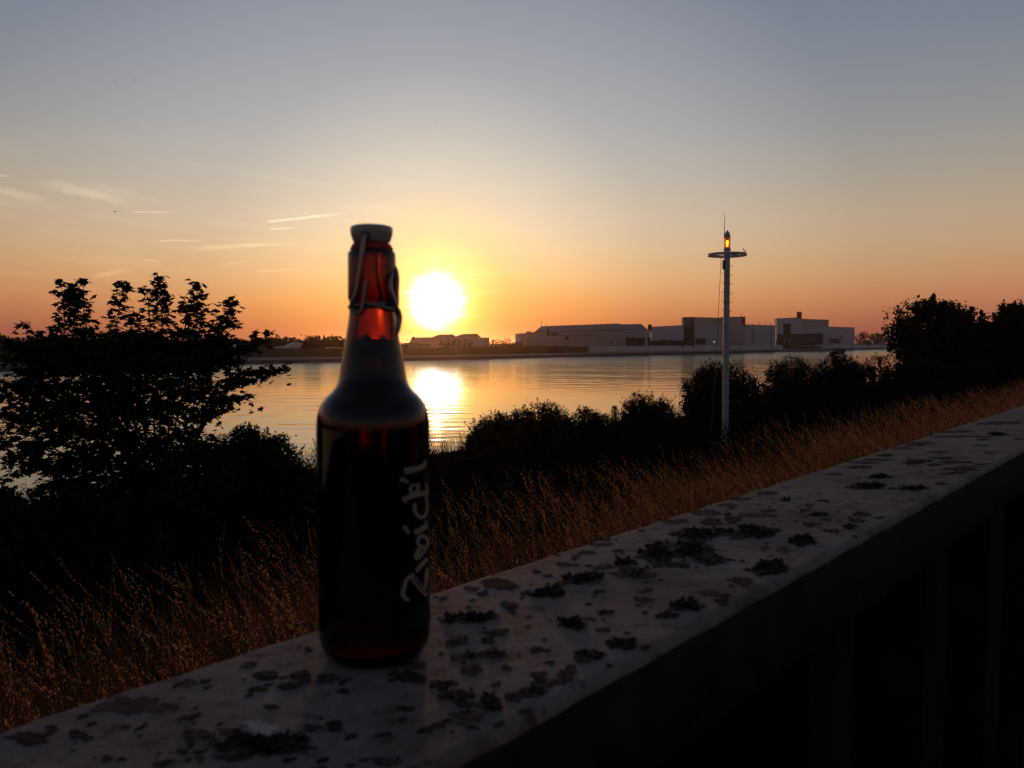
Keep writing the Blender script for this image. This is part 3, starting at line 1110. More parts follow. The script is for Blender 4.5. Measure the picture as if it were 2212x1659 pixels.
for i, (x0, x1, lab) in enumerate(((920, 1035, "longer white roofed van parked behind the far dike crest left of the pole"), (1103, 1152, "white roofed car parked behind the far dike crest right of the pole"))):
    v, f = ft.prism([Z2(x0, 425), Z2(x1, 425), Z2(x1 - 2, 411), Z2(x0 + 20, 411), Z2(x0, 417)], 2.2, 0)
    t = thing("parked_car" if i else "parked_van", lab, "car" if i else "van", v[0])
    mesh("body", v, f, M["darkmetal"], t)
    mesh("roof", *ft.prism([Z2(x0 + 12, 411.5), Z2(x1 - 2, 411.5), Z2(x1 - 6, 405), Z2(x0 + 28, 405)], 2.0, 0.1), M["dirtywhite"], t)

# tents and low white roofs on the far left
fo = Facade(Z3(1810, 262)[0], 45, 0)
v, f = fo.prism([Z3(1735, 262), Z3(1885, 262), Z3(1905, 232), Z3(1868, 222), Z3(1835, 232), Z3(1800, 248), Z3(1735, 256)], 16, 0)
t = thing("tent_roof", "long pale tent roof rising to a peak left of the bottle neck", "tent", v[0])
mesh("canvas", v, f, M["dirtywhite"], t)
mesh("peak", *fo.prism([Z3(1850, 231), Z3(1890, 231), Z3(1882, 216), Z3(1862, 218)], 8, 4), M["rust"], t)
fo = Facade(Z3(1490, 262)[0], 45, 0)
v, f = fo.prism([Z3(1474, 264), Z3(1508, 264), Z3(1502, 248), Z3(1488, 246), Z3(1478, 230)], 8, 0)
t = thing("tent_roof", "small white peaked tent just right of the maple", "tent", v[0])
mesh("canvas", v, f, M["dirtywhite"], t)
fo = Facade(Z3(2100, 262)[0], 40, 0)
v, f = fo.prism([Z3(2048, 266), Z3(2175, 268), Z3(2175, 258), Z3(2060, 255)], 10, 0)
t = thing("low_shed", "long low white shed roof directly left of the bottle neck", "shed", v[0])
mesh("shed_roof", v, f, M["dirtywhite"], t)
fo = Facade(Z3(205, 280)[0], 40, 0)
v, f = fo.prism([Z3(132, 283), Z3(282, 283), Z3(272, 275), Z3(132, 277)], 10, 0)
t = thing("low_shed", "long low white shed roof on the far left dike", "shed", v[0])
mesh("shed_roof", v, f, M["dirtywhite"], t)


# ------------------------------------------------------------------ foliage
def leaf_quads(C, size, r=None, up=0.0, aspect=0.55):
    """diamond leaves at the points C: (n*4,3) verts and (n,4) faces"""
    r = r or rng
    n = len(C)
    size = np.broadcast_to(np.asarray(size, float), (n,))
    a = r.normal(size=(n, 3))
    a[:, 2] *= (1 - up)
    a /= np.linalg.norm(a, axis=1)[:, None] + 1e-9
    b = r.normal(size=(n, 3))
    b -= a * (a * b).sum(1)[:, None]
    b /= np.linalg.norm(b, axis=1)[:, None] + 1e-9
    h = size[:, None]
    w = h * aspect * 0.5
    V = np.stack([C - a * h * 0.5, C + b * w, C + a * h * 0.5, C - b * w], 1).reshape(-1, 3)
    return V, np.arange(n * 4).reshape(n, 4)


def clump_points(c, rad, n, per=26, spread=0.30, shell=0.55, r=None):
    """points gathered in clumps inside an ellipsoid"""
    r = r or rng
    nc = max(3, n // per)
    d = r.normal(size=(nc, 3))
    d /= np.linalg.norm(d, axis=1)[:, None]
    q = r.random(nc) ** (1 / 3.0)
    q = shell + (1 - shell) * q
    q[: nc // 4] *= r.random(nc // 4) ** 0.4
    cc = d * q[:, None]
    ix = r.integers(0, nc, n)
    loc = cc[ix] + r.normal(size=(n, 3)) * spread * (0.6 + 0.6 * r.random(nc)[ix][:, None])
    return np.asarray(c)[None, :] + loc * np.asarray(rad)[None, :]


def shoot_points(base, tip, n, width, r=None):
    r = r or rng
    base, tip = np.array(base, float), np.array(tip, float)
    s = r.random(n)
    p = base[None] + (tip - base)[None] * s[:, None]
    w = width * (1.1 - s)
    return p + r.normal(size=(n, 3)) * w[:, None] * 0.5


ORD = ["first", "second", "third", "fourth", "fifth", "sixth", "seventh", "eighth", "ninth", "tenth"]


_cnt = {}


def nth(text):
    """number the members of a row from the left, so that each label singles one out"""
    k = _cnt.get(text, 0)
    _cnt[text] = k + 1
    return ORD[k] + " from left: " + text


def far_tree(px, top, w, back, label, n=420, name="distant_tree", lobes=4, cat="tree", group="trees on the far bank"):
    """crown seen in columns px +- w/2 with its top at row `top`"""
    b, nr = bank_at(px)
    b = b + nr * back
    tp = at(px, top, b.y)
    m = b.y / F
    g0 = GB
    H = tp.z - g0
    W = w * m
    t = thing(name, label, cat, (tp.x, b.y, g0), group)
    pts_ = []
    for i in range(lobes):
        ox = (rng.random() - 0.5) * W * 0.62
        hh = H * (0.45 + 0.2 * rng.random())
        pts_.append(clump_points((tp.x + ox, b.y + (rng.random() - 0.5) * W * 0.4, g0 + H - hh * (0.75 + 0.25 * rng.random())), (W * 0.32, W * 0.32, hh * 0.75), n // lobes, 14, 0.2, 0.5))
    C = np.concatenate(pts_)
    C[:, 2] = np.clip(C[:, 2], g0 + 0.1, tp.z + 0.1)
    v, f = leaf_quads(C, rng.uniform(0.5, 1.0, len(C)) * max(0.5, W / 11), aspect=0.8)
    mesh("crown", v, f, M["farleaf"], t)
    mesh("trunk", *tube([(tp.x, b.y, g0 - 0.3), (tp.x, b.y, g0 + H * 0.6)], [W * 0.05 + 0.12, 0.1], 6), M["bark"], t)
    return t


def zx(z, x, y):
    return z(x, y)


far_tree(*Z3(1993, 180), 52, 50, "round dark tree on the far bank left of the bottle neck", 900, lobes=6)
for x, y, w in ((1912, 210, 30), (1940, 215, 26), (2075, 198, 34), (2120, 203, 40), (2165, 205, 40)):
    far_tree(*Z3(x, y), w, 80, nth("low dark tree in the far row left of bottle"), 300)
for x, y, w in ((1500, 207, 30), (1530, 205, 34), (1585, 200, 50), (1640, 196, 60), (1700, 190, 60), (1765, 194, 62), (1830, 202, 50)):
    far_tree(*Z3(x, y), w, 95, nth("low dark far tree between maple and tent roof"), 340)
for x, y, w in ((10, 240, 40), (45, 248, 34), (110, 235, 40), (160, 228, 44), (215, 222, 44), (265, 226, 40), (320, 232, 46), (380, 230, 46)):
    far_tree(*Z3(x, y), w, 75, nth("low dark tree on far left bank beyond maple"), 300)
for x, y, w in ((232, 290, 20), (300, 278, 26)):
    far_tree(*Z2(x, y), w, 78, nth("dark far bank tree just right of bottle neck"), 300)
for x, y, w in ((1585, 270, 26), (1640, 285, 22), (1695, 272, 30), (1745, 285, 20), (1800, 272, 26), (1835, 280, 16), (1890, 325, 26), (1945, 318, 26), (1990, 325, 20)):
    far_tree(*Z2(x, y), w, 70, nth("dark tree between gabled hall and long factory hall"), 260)
for x, y, w in ((1922, 232, 30), (1965, 224, 44), (2010, 245, 36), (2060, 262, 40), (2110, 242, 48), (2160, 244, 44), (2205, 225, 50)):
    far_tree(*Z5(x, y), w, 90, nth("dark tree behind quay at right end of works"), 320)
for x, y, w in ((860, 300, 40), (920, 290, 40), (1010, 284, 46), (1080, 282, 50), (1170, 285, 54), (1250, 292, 44)):
    far_tree(*Z2(x, y), w / 2.2, 36, nth("round dark bush in front of gabled hall"), 320, "far_bush", 3, "bush", "bushes in front of the gabled hall")


def mass(name, x0, x1, top, back, n, size, hgt):
    C = []
    for _ in range(n):
        px = x0 + (x1 - x0) * rng.random()
        b, nr = bank_at(px)
        b = b + nr * (back + 30 * rng.random())
        z = GB + hgt(px) * rng.random() ** 0.8
        C.append((b.x, b.y, z))
    C = np.array(C)
    v, f = leaf_quads(C, rng.uniform(0.6, 1.3, len(C)) * size, aspect=0.8)
    o = mesh(name, v, f, M["farleaf"])
    o["kind"] = "stuff"
    o["label"] = "dark mass of trees and scrub along the far bank"


mass("far_woodland", -250, 1100, 0, 110, 9000, 2.2, lambda px: 4.2 + 1.6 * math.sin(px * 0.05) + 1.0 * math.sin(px * 0.13))
mass("far_scrub", 1275, 1300, 0, 20, 250, 0.8, lambda px: 1.0)


# ------------------------------------------------------------------ bushes on the near bank
def bush(name, label, cat, cx, top, w, y, nleaf=5000, leaf=0.10, shoots=14, sh_len=0.5, group=None, flat=0.85, mat="bush", sparse=False, foot=None):
    """a shrub standing at depth y: columns cx +- w/2, top row"""
    tp = at(cx, top, y)
    m = y / F
    W = w * m
    base = Vector((tp.x, y, 0))
    base.z = gz(base) if foot is None else foot
    H = max(0.6, tp.z - base.z)
    t = thing(name, label, cat, base, group)
    pts_ = []
    core = []
    nl = 9
    for i in range(nl):
        a = (i + 0.5) / nl - 0.5 + rng.normal() * 0.03
        ox = a * W * 0.80
        hh = H * (0.78 + 0.26 * rng.random()) * (1 - 0.36 * (abs(a) * 2) ** 2)
        rx = W * (0.12 + 0.09 * rng.random())
        c = (base.x + ox, base.y + rng.normal() * W * 0.14, base.z + hh - min(rx, hh * 0.5))
        rz = min(rx * 1.0, hh * 0.5)
        pts_.append(clump_points(c, (rx, rx * 1.1, rz), int(nleaf * (0.5 if sparse else 1.0)) // nl, 14, 0.17, 0.55 if not sparse else 0.75))
        core.append(clump_points((c[0], c[1], base.z + hh * 0.42), (rx * 1.0, rx * 1.1, hh * 0.42), int(nleaf * (0.25 if sparse else 0.8)) // nl, 20, 0.2, 0.2))
    # low skirt down to the ground
    pts_.append(clump_points((base.x, base.y, base.z + H * 0.22), (W * 0.5, W * 0.42, H * 0.24), nleaf // 2, 24, 0.2, 0.3))
    stems = []
    for i in range(shoots):
        a = (rng.random() - 0.5)
        b0 = np.array((base.x + a * W * 0.75, base.y + rng.normal() * W * 0.1, base.z + H * (0.78 - 0.5 * abs(a))))
        ln = sh_len * (0.5 + rng.random())
        tip = b0 + np.array((a * 0.9 + rng.normal() * 0.35, rng.normal() * 0.3, 1.0)) * ln
        tip[2] = min(tip[2], tp.z + 0.1)
        pts_.append(shoot_points(b0, tip, 30, leaf * 2.2))
        stems.append(tube([b0, (b0 + tip) / 2 + rng.normal(size=3) * 0.03, tip], [0.012, 0.009, 0.005], 4, False))
    C = np.concatenate(pts_)
    gzv = base.z - 0.15
    C[:, 2] = np.maximum(C[:, 2], gzv)
    C2 = np.concatenate(core)
    C2[:, 2] = np.maximum(C2[:, 2], gzv)
    g1_ = leaf_quads(C, 1.1 * leaf * rng.uniform(0.6, 1.25, len(C)))
    g2_ = leaf_quads(C2, 1.9 * leaf * rng.uniform(0.7, 1.25, len(C2)), aspect=0.75)
    v, f = np.concatenate([g1_[0], g2_[0]]), np.concatenate([g1_[1], g2_[1] + len(g1_[0])])
    mesh("foliage", v, f, M[mat], t)
    for i in range(4):
        a = rng.random() * 6.28
        e = base + Vector((math.cos(a) * W * 0.22, math.sin(a) * W * 0.22, H * 0.7))
        stems.append(tube([base + Vector((0, 0, -0.3)), base.lerp(e, 0.5) + Vector((0, 0, 0.1 * H)), e], [0.05 * H / 2, 0.035 * H / 2, 0.015], 5))
    mesh("stems", *join(*stems), M["bark"], t)
    return t


G1 = "bushes along the near shore"
bush("riverside_bush", "ragged bush just right of the bottle with thin twigs against the sun glitter", "bush", 1072, 888, 130, 44, 6000, 0.10, 26, 0.7, G1)
bush("riverside_bush", "taller bush with a feathery topmost spray left of centre", "bush", 1168, 858, 155, 47, 7000, 0.10, 18, 0.5, G1)
bush("riverside_bush", "low rounded bush between the feathery bush and the small spruce", "bush", 1268, 876, 115, 49, 5000, 0.10, 14, 0.4, G1)
bush("riverside_bush", "airy bush with loose twiggy crown left of the light tower", "bush", 1402, 844, 122, 50, 6500, 0.10, 30, 0.6, G1)
bush("riverside_bush", "small low bush filling the gap left of the big bush at the light tower", "bush", 1468, 896, 80, 48, 3500, 0.10, 14, 0.4, G1)
bush("riverside_bush", "low bush behind the little spruce tip", "bush", 1335, 908, 80, 48, 3500, 0.10, 10, 0.4, G1)
bush("tall_bush", "big round bush right behind the white light tower", "bush", 1560, 776, 172, 56, 9000, 0.13, 26, 0.8, G1)
bush("tall_bush", "bushy shrub with drooping leaves right of the light tower", "bush", 1712, 764, 150, 62, 8000, 0.13, 22, 0.9, G1)
bush("tall_bush", "dense dark shrub with a spiky top in front of the quay end", "bush", 1826, 753, 120, 68, 8000, 0.14, 26, 0.9, G1)
bush("tall_bush", "loose shrub against the pale water left of the tall trees", "bush", 1892, 762, 66, 64, 2600, 0.14, 14, 0.8, G1, sparse=True)
bush("tall_bush", "dark bush filling the bank below the tall right trees", "bush", 2010, 770, 180, 66, 9000, 0.14, 16, 0.8, G1)
bush("tall_bush", "dark bush at the right edge below the tall trees", "bush", 2150, 770, 200, 66, 9000, 0.14, 16, 0.8, G1)
bush("shore_bush", "small leafy bush peeping out behind both sides of the bottle", "bush", 800, 922, 300, 36, 9000, 0.075, 40, 0.6, G1, foot=0.9)
bush("round_bush", "rounded dense bush at the right foot of the maple", "bush", 550, 896, 235, 20, 14000, 0.075, 26, 0.35, G1)
bush("round_bush", "soft bush at the lower left edge below the maple", "bush", 10, 1036, 150, 12, 7000, 0.06, 18, 0.3, G1)
bush("round_bush", "low dark bush in the gap between the round bush and the bottle", "bush", 655, 1050, 130, 24, 5000, 0.07, 16, 0.35, G1)


for px, top, w, y in ((-330, 640, 420, 17), (-760, 560, 460, 15), (-1350, 420, 620, 13), (-2300, 200, 900, 12)):  # added out of view so the bottle's left edge mirrors something dark
    bush("tall_bush", "unseen tall dark bush added on the dike slope, %s left of the maple" % {-330: "first", -760: "second", -1350: "third", -2300: "fourth"}[px], "bush", px, top, w, y, 4000, 0.14, 14, 0.6, G1)


def spire_tree(cx, top, y):
    tp = at(cx, top, y)
    base = Vector((tp.x, y, 0))
    base.z = gz(base)
    H = tp.z - base.z
    t = thing("young_spruce", "small pointed spruce tip between two bushes over the water", "spruce", base)
    mesh("trunk", *tube([base, (tp.x, y, tp.z)], [0.05, 0.008], 6), M["bark"], t)
    pts_ = []
    for k in range(16):
        z = base.z + H * (0.35 + 0.63 * k / 16)
        rr = 0.75 * (1 - (k / 16) ** 0.8) + 0.10
        for a in np.linspace(0, 6.28, 7)[:-1] + k:
            tip = np.array((tp.x + math.cos(a) * rr, y + math.sin(a) * rr, z + 0.10))
            pts_.append(shoot_points((tp.x, y, z), tip, 16, 0.10))
    v, f = leaf_quads(np.concatenate(pts_), 0.09, aspect=0.4)
    mesh("needles", v, f, M["bush"], t)


spire_tree(1328, 876, 47)


def big_tree(label, cx, top, w, y, seed, sprays=()):
    r = np.random.default_rng(seed)
    tp = at(cx, top, y)
    m = y / F
    W = w * m
    base = Vector((tp.x, y, 0))
    base.z = gz(base)
    H = tp.z - base.z
    t = thing("riverside_tree", label, "tree", base, "tall trees on the right")
    limbs = [tube([base + Vector((0, 0, -0.4)), base + Vector((0.1, 0, H * 0.3)), base + Vector((0, 0, H * 0.75))], [0.32, 0.22, 0.06], 8)]
    pts_ = []
    for i in range(22):
        a = r.random() * 6.283
        q = r.random() ** 0.6
        hz = 0.16 + 0.66 * r.random()
        env = math.sin(min(1.0, (1.06 - hz) * 1.55) * math.pi / 2)
        c = np.array((base.x + math.cos(a) * q * W * 0.40 * env, base.y + math.sin(a) * q * W * 0.40 * env, base.z + H * hz))
        rr = W * (0.17 + 0.08 * r.random())
        pts_.append(clump_points(c, (rr, rr, rr * 0.95), 1500, 22, 0.17, 0.5, r))
        limbs.append(tube([base + Vector((0, 0, H * hz * 0.4)), Vector(c) * 0.5 + (base + Vector((0, 0, H * hz * 0.55))) * 0.5, c], [0.12, 0.07, 0.02], 5))
    for i in range(26):
        x = (r.random() - 0.5)
        c = np.array((base.x + x * W * 0.72, base.y + r.normal() * W * 0.12, tp.z - H * (0.10 + 0.34 * (2 * x) ** 2) - 0.2))
        rr = 0.42 + 0.35 * r.random()
        pts_.append(clump_points(c, (rr, rr, rr * 1.2), 170, 12, 0.22, 0.4, r))
        if i % 2 == 0:
            pts_.append(shoot_points(c, c + np.array((x * 0.8, 0, 0.9 + 0.5 * r.random())), 30, 0.32, r))
    pts_.append(clump_points((base.x, base.y, base.z + H * 0.2), (W * 0.5, W * 0.4, H * 0.24), 3500, 24, 0.2, 0.3, r))
    for x0, y0, x1, y1 in sprays:
        a, b = at(x0, y0, y), at(x1, y1, y)
        pts_.append(shoot_points(a, b, 150, 0.55, r))
        pts_.append(shoot_points(a, b, 80, 0.9, r))
        limbs.append(tube([base + Vector((0, 0, H * 0.4)), a, b], [0.1, 0.06, 0.01], 5))
    C = np.concatenate(pts_)
    C[:, 2] = np.clip(C[:, 2], base.z - 0.1, tp.z + 0.05)
    v, f = leaf_quads(C, 0.25 * r.uniform(0.6, 1.3, len(C)), r, aspect=0.7)
    mesh("crown", v, f, M["bush"], t)
    mesh("trunk", *join(*limbs), M["bark"], t)


big_tree("tall bushy tree with a branch sticking out left towards the quay", 2020, 636, 190, 72, 3, ((1975, 720, 1932, 686), (1965, 730, 1940, 700), (2010, 680, 2018, 634), (2095, 690, 2100, 664)))
big_tree("tree with a flat lobed crown at the right edge of the picture", 2190, 648, 130, 76, 5, ((2130, 700, 2118, 672),))
big_tree("lower tree in the dip between the two tall right trees", 2118, 690, 90, 74, 9)

# ------------------------------------------------------------------ maple
def maple_leaf_mesh(size, seed):
    r = np.random.default_rng(seed)
    half = [(0.0, 0.0), (0.20, -0.10), (0.46, -0.02), (0.36, 0.16), (0.66, 0.44), (0.46, 0.46), (0.50, 0.60), (0.24, 0.52), (0.20, 0.74), (0.0, 1.05)]
    out = half + [(-x, y) for x, y in half[-2:0:-1]]
    V = [(0.0, 0.30, 0.0)] + [(x * (1 + r.normal() * 0.05), y, -0.22 * abs(x) - 0.25 * max(0, y - 0.3) ** 2 + r.normal() * 0.015) for x, y in out]
    V.append((0.0, -0.45, 0.05))
    n = len(out)
    Fs = [(0, 1 + i, 1 + (i + 1) % n) for i in range(n)]
    V = np.array(V) * size
    return V, np.array(Fs)


ML = [maple_leaf_mesh(0.115, i) for i in range(6)]
MY = 14.0
mc = at(310, 900, MY)
mb = Vector((at(330, 900, MY).x, MY, 0))
mb.z = gz(mb)
maple = thing("maple_tree", "young maple with five upright leafy leaders at the left", "tree", mb)


def z5m(x, y, dy=0.0):
    return at(x / 2.88, 576 + y / 2.88, MY + dy)


mscale = MY / F / 2.88        # metres per pixel of the traced crop
leafP = []                    # leaf positions
limbs = []
crotch = mb + Vector((0.05, 0, (mc.z - mb.z) * 0.35))
limbs.append(tube([mb + Vector((0, 0, -0.4)), mb.lerp(crotch, 0.5) + Vector((0.04, 0, 0)), crotch], [0.075, 0.06, 0.05], 8))


def leader(x0, y0, x1, y1, hw, n, dy=0.0, tipn=7):
    a, b = z5m(x0, y0, dy), z5m(x1, y1, dy)
    limbs.append(tube([crotch, crotch.lerp(a, 0.55) + Vector((0, 0, 0.15)), a, a.lerp(b, 0.5) + Vector((0.02, 0, 0)), b], [0.022, 0.016, 0.011, 0.008, 0.003], 5))
    W = hw * mscale
    A, B = np.array(a), np.array(b)
    per = 5
    m_ = max(3, int(n * 0.9 / (2 * per)))
    ph = rng.random() * 6.283
    for q_i in range(m_):
        s_ = (q_i + rng.random() * 0.7) / m_
        node = A + (B - A) * s_
        for side in (0, 1):
            an = ph + q_i * 1.75 + side * 3.14159 + rng.normal() * 0.35
            ln_ = W * (1.18 - 0.84 * s_) * rng.uniform(0.55, 1.15)
            tip = node + np.array((math.cos(an), math.sin(an), 0.55 + 0.25 * rng.random())) * ln_
            limbs.append(tube([node, tip], [0.0045, 0.002], 3, False))
            u_ = np.concatenate([rng.uniform(0.25, 1.0, per - 1), [1.0]])
            p = node[None] + (tip - node)[None] * u_[:, None] + rng.normal(size=(per, 3)) * 0.035
            leafP.append(p)
    # pairs of small leaves at the tip
    for k in range(tipn):
        e = B + np.array((0, 0, -0.05 * k)) + rng.normal(size=3) * np.array((0.04 + 0.012 * k, 0.04, 0.015))
        leafP.append(e[None])


for L in ((470, 520, 445, 130, 125, 420), (400, 330, 378, 92, 45, 60), (520, 330, 513, 72, 45, 50), (690, 500, 775, 100, 85, 260), (800, 450, 832, 262, 40, 34),
          (1010, 500, 995, 80, 95, 300), (930, 300, 903, 118, 40, 40), (1210, 500, 1225, 115, 85, 260), (1160, 330, 1152, 205, 36, 30), (1370, 460, 1440, 210, 85, 220),
          (330, 520, 122, 356, 45, 75), (390, 480, 312, 405, 24, 20), (1560, 540, 1690, 402, 40, 46), (1550, 520, 1588, 410, 34, 26), (820, 500, 860, 340, 60, 70),
          (1380, 780, 1800, 625, 50, 190), (1450, 700, 1640, 640, 50, 90), (1300, 900, 1550, 800, 60, 150), (300, 800, 20, 740, 70, 150), (250, 980, 10, 930, 80, 150),
          (300, 1120, 15, 1240, 90, 190), (350, 1250, 60, 1300, 60, 120), (420, 1350, 230, 1400, 60, 110), (500, 1450, 180, 1500, 80, 150), (1250, 960, 1350, 930, 70, 90),
          (260, 700, 110, 650, 60, 80), (480, 1560, 200, 1580, 60, 120)):
    dy = rng.normal() * 0.35
    leader(*L, dy=dy)
for cx, cy, rx, rz, n in ((300, 470, 150, 50, 120), (600, 450, 130, 60, 150), (860, 455, 110, 55, 110), (1100, 450, 100, 55, 110), (1290, 430, 110, 70, 150), (1440, 500, 120, 50, 120), (450, 560, 330, 110, 1000), (800, 560, 360, 110, 1100), (1180, 560, 300, 110, 1000), (560, 760, 430, 150, 1300), (1000, 720, 400, 130, 800), (1250, 740, 220, 110, 420),
                          (430, 940, 360, 140, 900), (780, 950, 330, 150, 700), (1120, 900, 260, 110, 420), (520, 1150, 300, 160, 850), (820, 1170, 260, 150, 520), (1090, 1180, 260, 160, 520),
                          (620, 1400, 330, 160, 900), (950, 1420, 330, 160, 950), (520, 1560, 380, 110, 800), (200, 860, 170, 130, 300), (180, 1050, 150, 110, 220), (1250, 1300, 200, 200, 700)):
    c = z5m(cx, cy)
    leafP.append(clump_points(c, (rx * mscale, 1.25, rz * mscale), int(n * (1.25 if cy < 600 else 1.2 if cy < 1000 else 1.6)), 12, 0.16, 0.35))
LP = np.concatenate(leafP)
LP = LP[LP[:, 2] > mb.z + 0.1]
n = len(LP)
# leaf frames: blades hang roughly level and tilt a little
nz = np.stack([rng.normal(size=n) * 0.42, rng.normal(size=n) * 0.42, np.ones(n)], 1)
nz /= np.linalg.norm(nz, axis=1)[:, None]
az_ = rng.random(n) * 6.283
fw = np.stack([np.cos(az_), np.sin(az_), -0.35 - 0.3 * rng.random(n)], 1)
fw -= nz * (fw * nz).sum(1)[:, None]
fw /= np.linalg.norm(fw, axis=1)[:, None]
rt = np.cross(fw, nz)
scl = rng.uniform(0.65, 1.15, n)
# the leaves that stand out most (highest, on the leaders) are single parts, the rest are one part
order = np.argsort(-LP[:, 2] + 0.4 * (LP[:, 1] - MY))
single, rest = order[:300], order[300:]
lm = []
for i, (v, f) in enumerate(ML):
    me = bpy.data.meshes.new("leaf")
    me.from_pydata([tuple(p) for p in v], [], [tuple(q) for q in f])
    me.materials.append(M["leaf"])
    lm.append(me)
for k in single:
    o = bpy.data.objects.new("leaf", lm[k % 6])
    mat4 = Matrix(((rt[k, 0], fw[k, 0], nz[k, 0], 0), (rt[k, 1], fw[k, 1], nz[k, 1], 0), (rt[k, 2], fw[k, 2], nz[k, 2], 0), (0, 0, 0, 1)))
    mat4 = Matrix.Translation(Vector(LP[k]) - mb) @ mat4 @ Matrix.Scale(float(scl[k]), 4)
    _link(o, maple)
    o.matrix_local = mat4
VV, FF, off = [], [], 0
for i, (v, f) in enumerate(ML):
    ks = rest[rest % 6 == i]
    if not len(ks):
        continue
    q = (v[None, :, 0, None] * rt[ks][:, None, :] + v[None, :, 1, None] * fw[ks][:, None, :] + v[None, :, 2, None] * nz[ks][:, None, :]) * scl[ks][:, None, None] + LP[ks][:, None, :]
    VV.append(q.reshape(-1, 3))
    FF.append((f[None] + (np.arange(len(ks)) * len(v))[:, None, None]).reshape(-1, 3) + off)
    off += len(ks) * len(v)
o = mesh("foliage", np.concatenate(VV), np.concatenate(FF), M["leaf"], maple)
o["kind"] = "stuff"
mesh("trunk", *join(*limbs), M["bark"], maple)
print("maple leaves", n)


# ------------------------------------------------------------------ grass, undergrowth, reeds
def in_view(T, S, margin=5.0):
    X = WDIR.x * T + WN.x * (S + s_far)
    Y = WDIR.y * T + WN.y * (S + s_far)
    ang = np.degrees(np.arctan2(X, Y))
    return (np.abs(ang) < 33 + margin) & (Y > 0.2), X, Y


def ribbons(X, Y, Z, H, lean, az, width, seg, heads=0, headlen=0.13, headw=0.012, r=rng):
    """bent stems; returns stem and head geometry"""
    n = len(X)
    dx, dy = np.cos(az) * lean * H, np.sin(az) * lean * H
    s = np.linspace(0, 1, seg + 1)
    bend = s ** 2.1
    cx = X[:, None] + dx[:, None] * bend[None]
    cy = Y[:, None] + dy[:, None] * bend[None]
    cz = Z[:, None] + (H[:, None]) * (s[None] - 0.22 * lean[:, None] * bend[None])
    # ribbon faces the viewer's side of things only loosely: random facing
    fa_ = r.random(n) * 3.1416
    wx, wy = np.cos(fa_)[:, None], np.sin(fa_)[:, None]
    tap = (1 - s ** 1.5 * 0.85)[None] * width[:, None] * 0.5
    A = np.stack([cx - wx * tap, cy - wy * tap, cz], -1)
    B = np.stack([cx + wx * tap, cy + wy * tap, cz], -1)
    V = np.stack([A, B], 2).reshape(n, -1, 3)
    k = 2 * (seg + 1)
    q = np.array([(2 * i, 2 * i + 1, 2 * i + 3, 2 * i + 2) for i in range(seg)])
    Fs = (q[None] + (np.arange(n) * k)[:, None, None]).reshape(-1, 4)
    V = V.reshape(-1, 3)
    hv = hf = None
    if heads:
        # spikelets along the upper part of the stem
        u = np.tile(np.linspace(0, 1, heads), (n, 1)) + r.normal(size=(n, heads)) * 0.03
        s0 = 1 - (headlen / H)[:, None] * (1 - u)
        b0 = np.clip(s0, 0, 1.05) ** 2.1
        px_ = X[:, None] + dx[:, None] * b0
        py_ = Y[:, None] + dy[:, None] * b0
        pz_ = Z[:, None] + H[:, None] * (s0 - 0.22 * lean[:, None] * b0)
        wid = headw * np.sin(np.clip(u, 0.02, 0.98) * 3.1416) ** 0.7
        px_ = px_ + r.normal(size=u.shape) * wid * 0.42
        py_ = py_ + r.normal(size=u.shape) * wid * 0.42
        C = np.stack([px_, py_, pz_], -1).reshape(-1, 3)
        d = np.stack([np.repeat(dx, heads) * 1.6 / np.repeat(H, heads), np.repeat(dy, heads) * 1.6 / np.repeat(H, heads), np.full(n * heads, 1.0)], -1)
        d = d + r.normal(size=d.shape) * 0.28
        d /= np.linalg.norm(d, axis=1)[:, None]
        w_ = np.cross(d, r.normal(size=d.shape))
        w_ /= np.linalg.norm(w_, axis=1)[:, None] + 1e-9
        ln = (headlen / heads * 1.25) * r.uniform(0.7, 1.4, len(C))[:, None]
        ww = headw * 0.20 * r.uniform(0.7, 1.3, len(C))[:, None]
        hv = np.stack([C - d * ln * 0.4, C + w_ * ww, C + d * ln * 0.7, C - w_ * ww], 1).reshape(-1, 3)
        hf = np.arange(len(C) * 4).reshape(-1, 4)
    return (V, Fs), (hv, hf)


def scatter(t0, t1, s0, s1, dens, clump=0.26):
    n = int((t1 - t0) * (s1 - s0) * dens)
    nc = max(4, int(n / 24))
    ct = t0 + (t1 - t0) * rng.random(nc)
    cs = s0 + (s1 - s0) * rng.random(nc)
    ix = rng.integers(0, nc, n)
    T = np.where(rng.random(n) < 0.82, ct[ix] + rng.normal(size=n) * clump, t0 + (t1 - t0) * rng.random(n))
    S = np.where(rng.random(n) < 0.82, cs[ix] + rng.normal(size=n) * clump, s0 + (s1 - s0) * rng.random(n))
    S = np.maximum(S, 0.06 + 0.1 * rng.random(n))
    return T, S


def s_limit(T):
    """how far down the slope the tall dry grass reaches"""
    return np.interp(T, [-5, 2, 6, 14, 30, 200], [3.6, 4.2, 5.2, 6.2, 6.4, 6.4]) + 0.7 * np.sin(T * 0.8) + 0.5 * np.sin(T * 2.3)


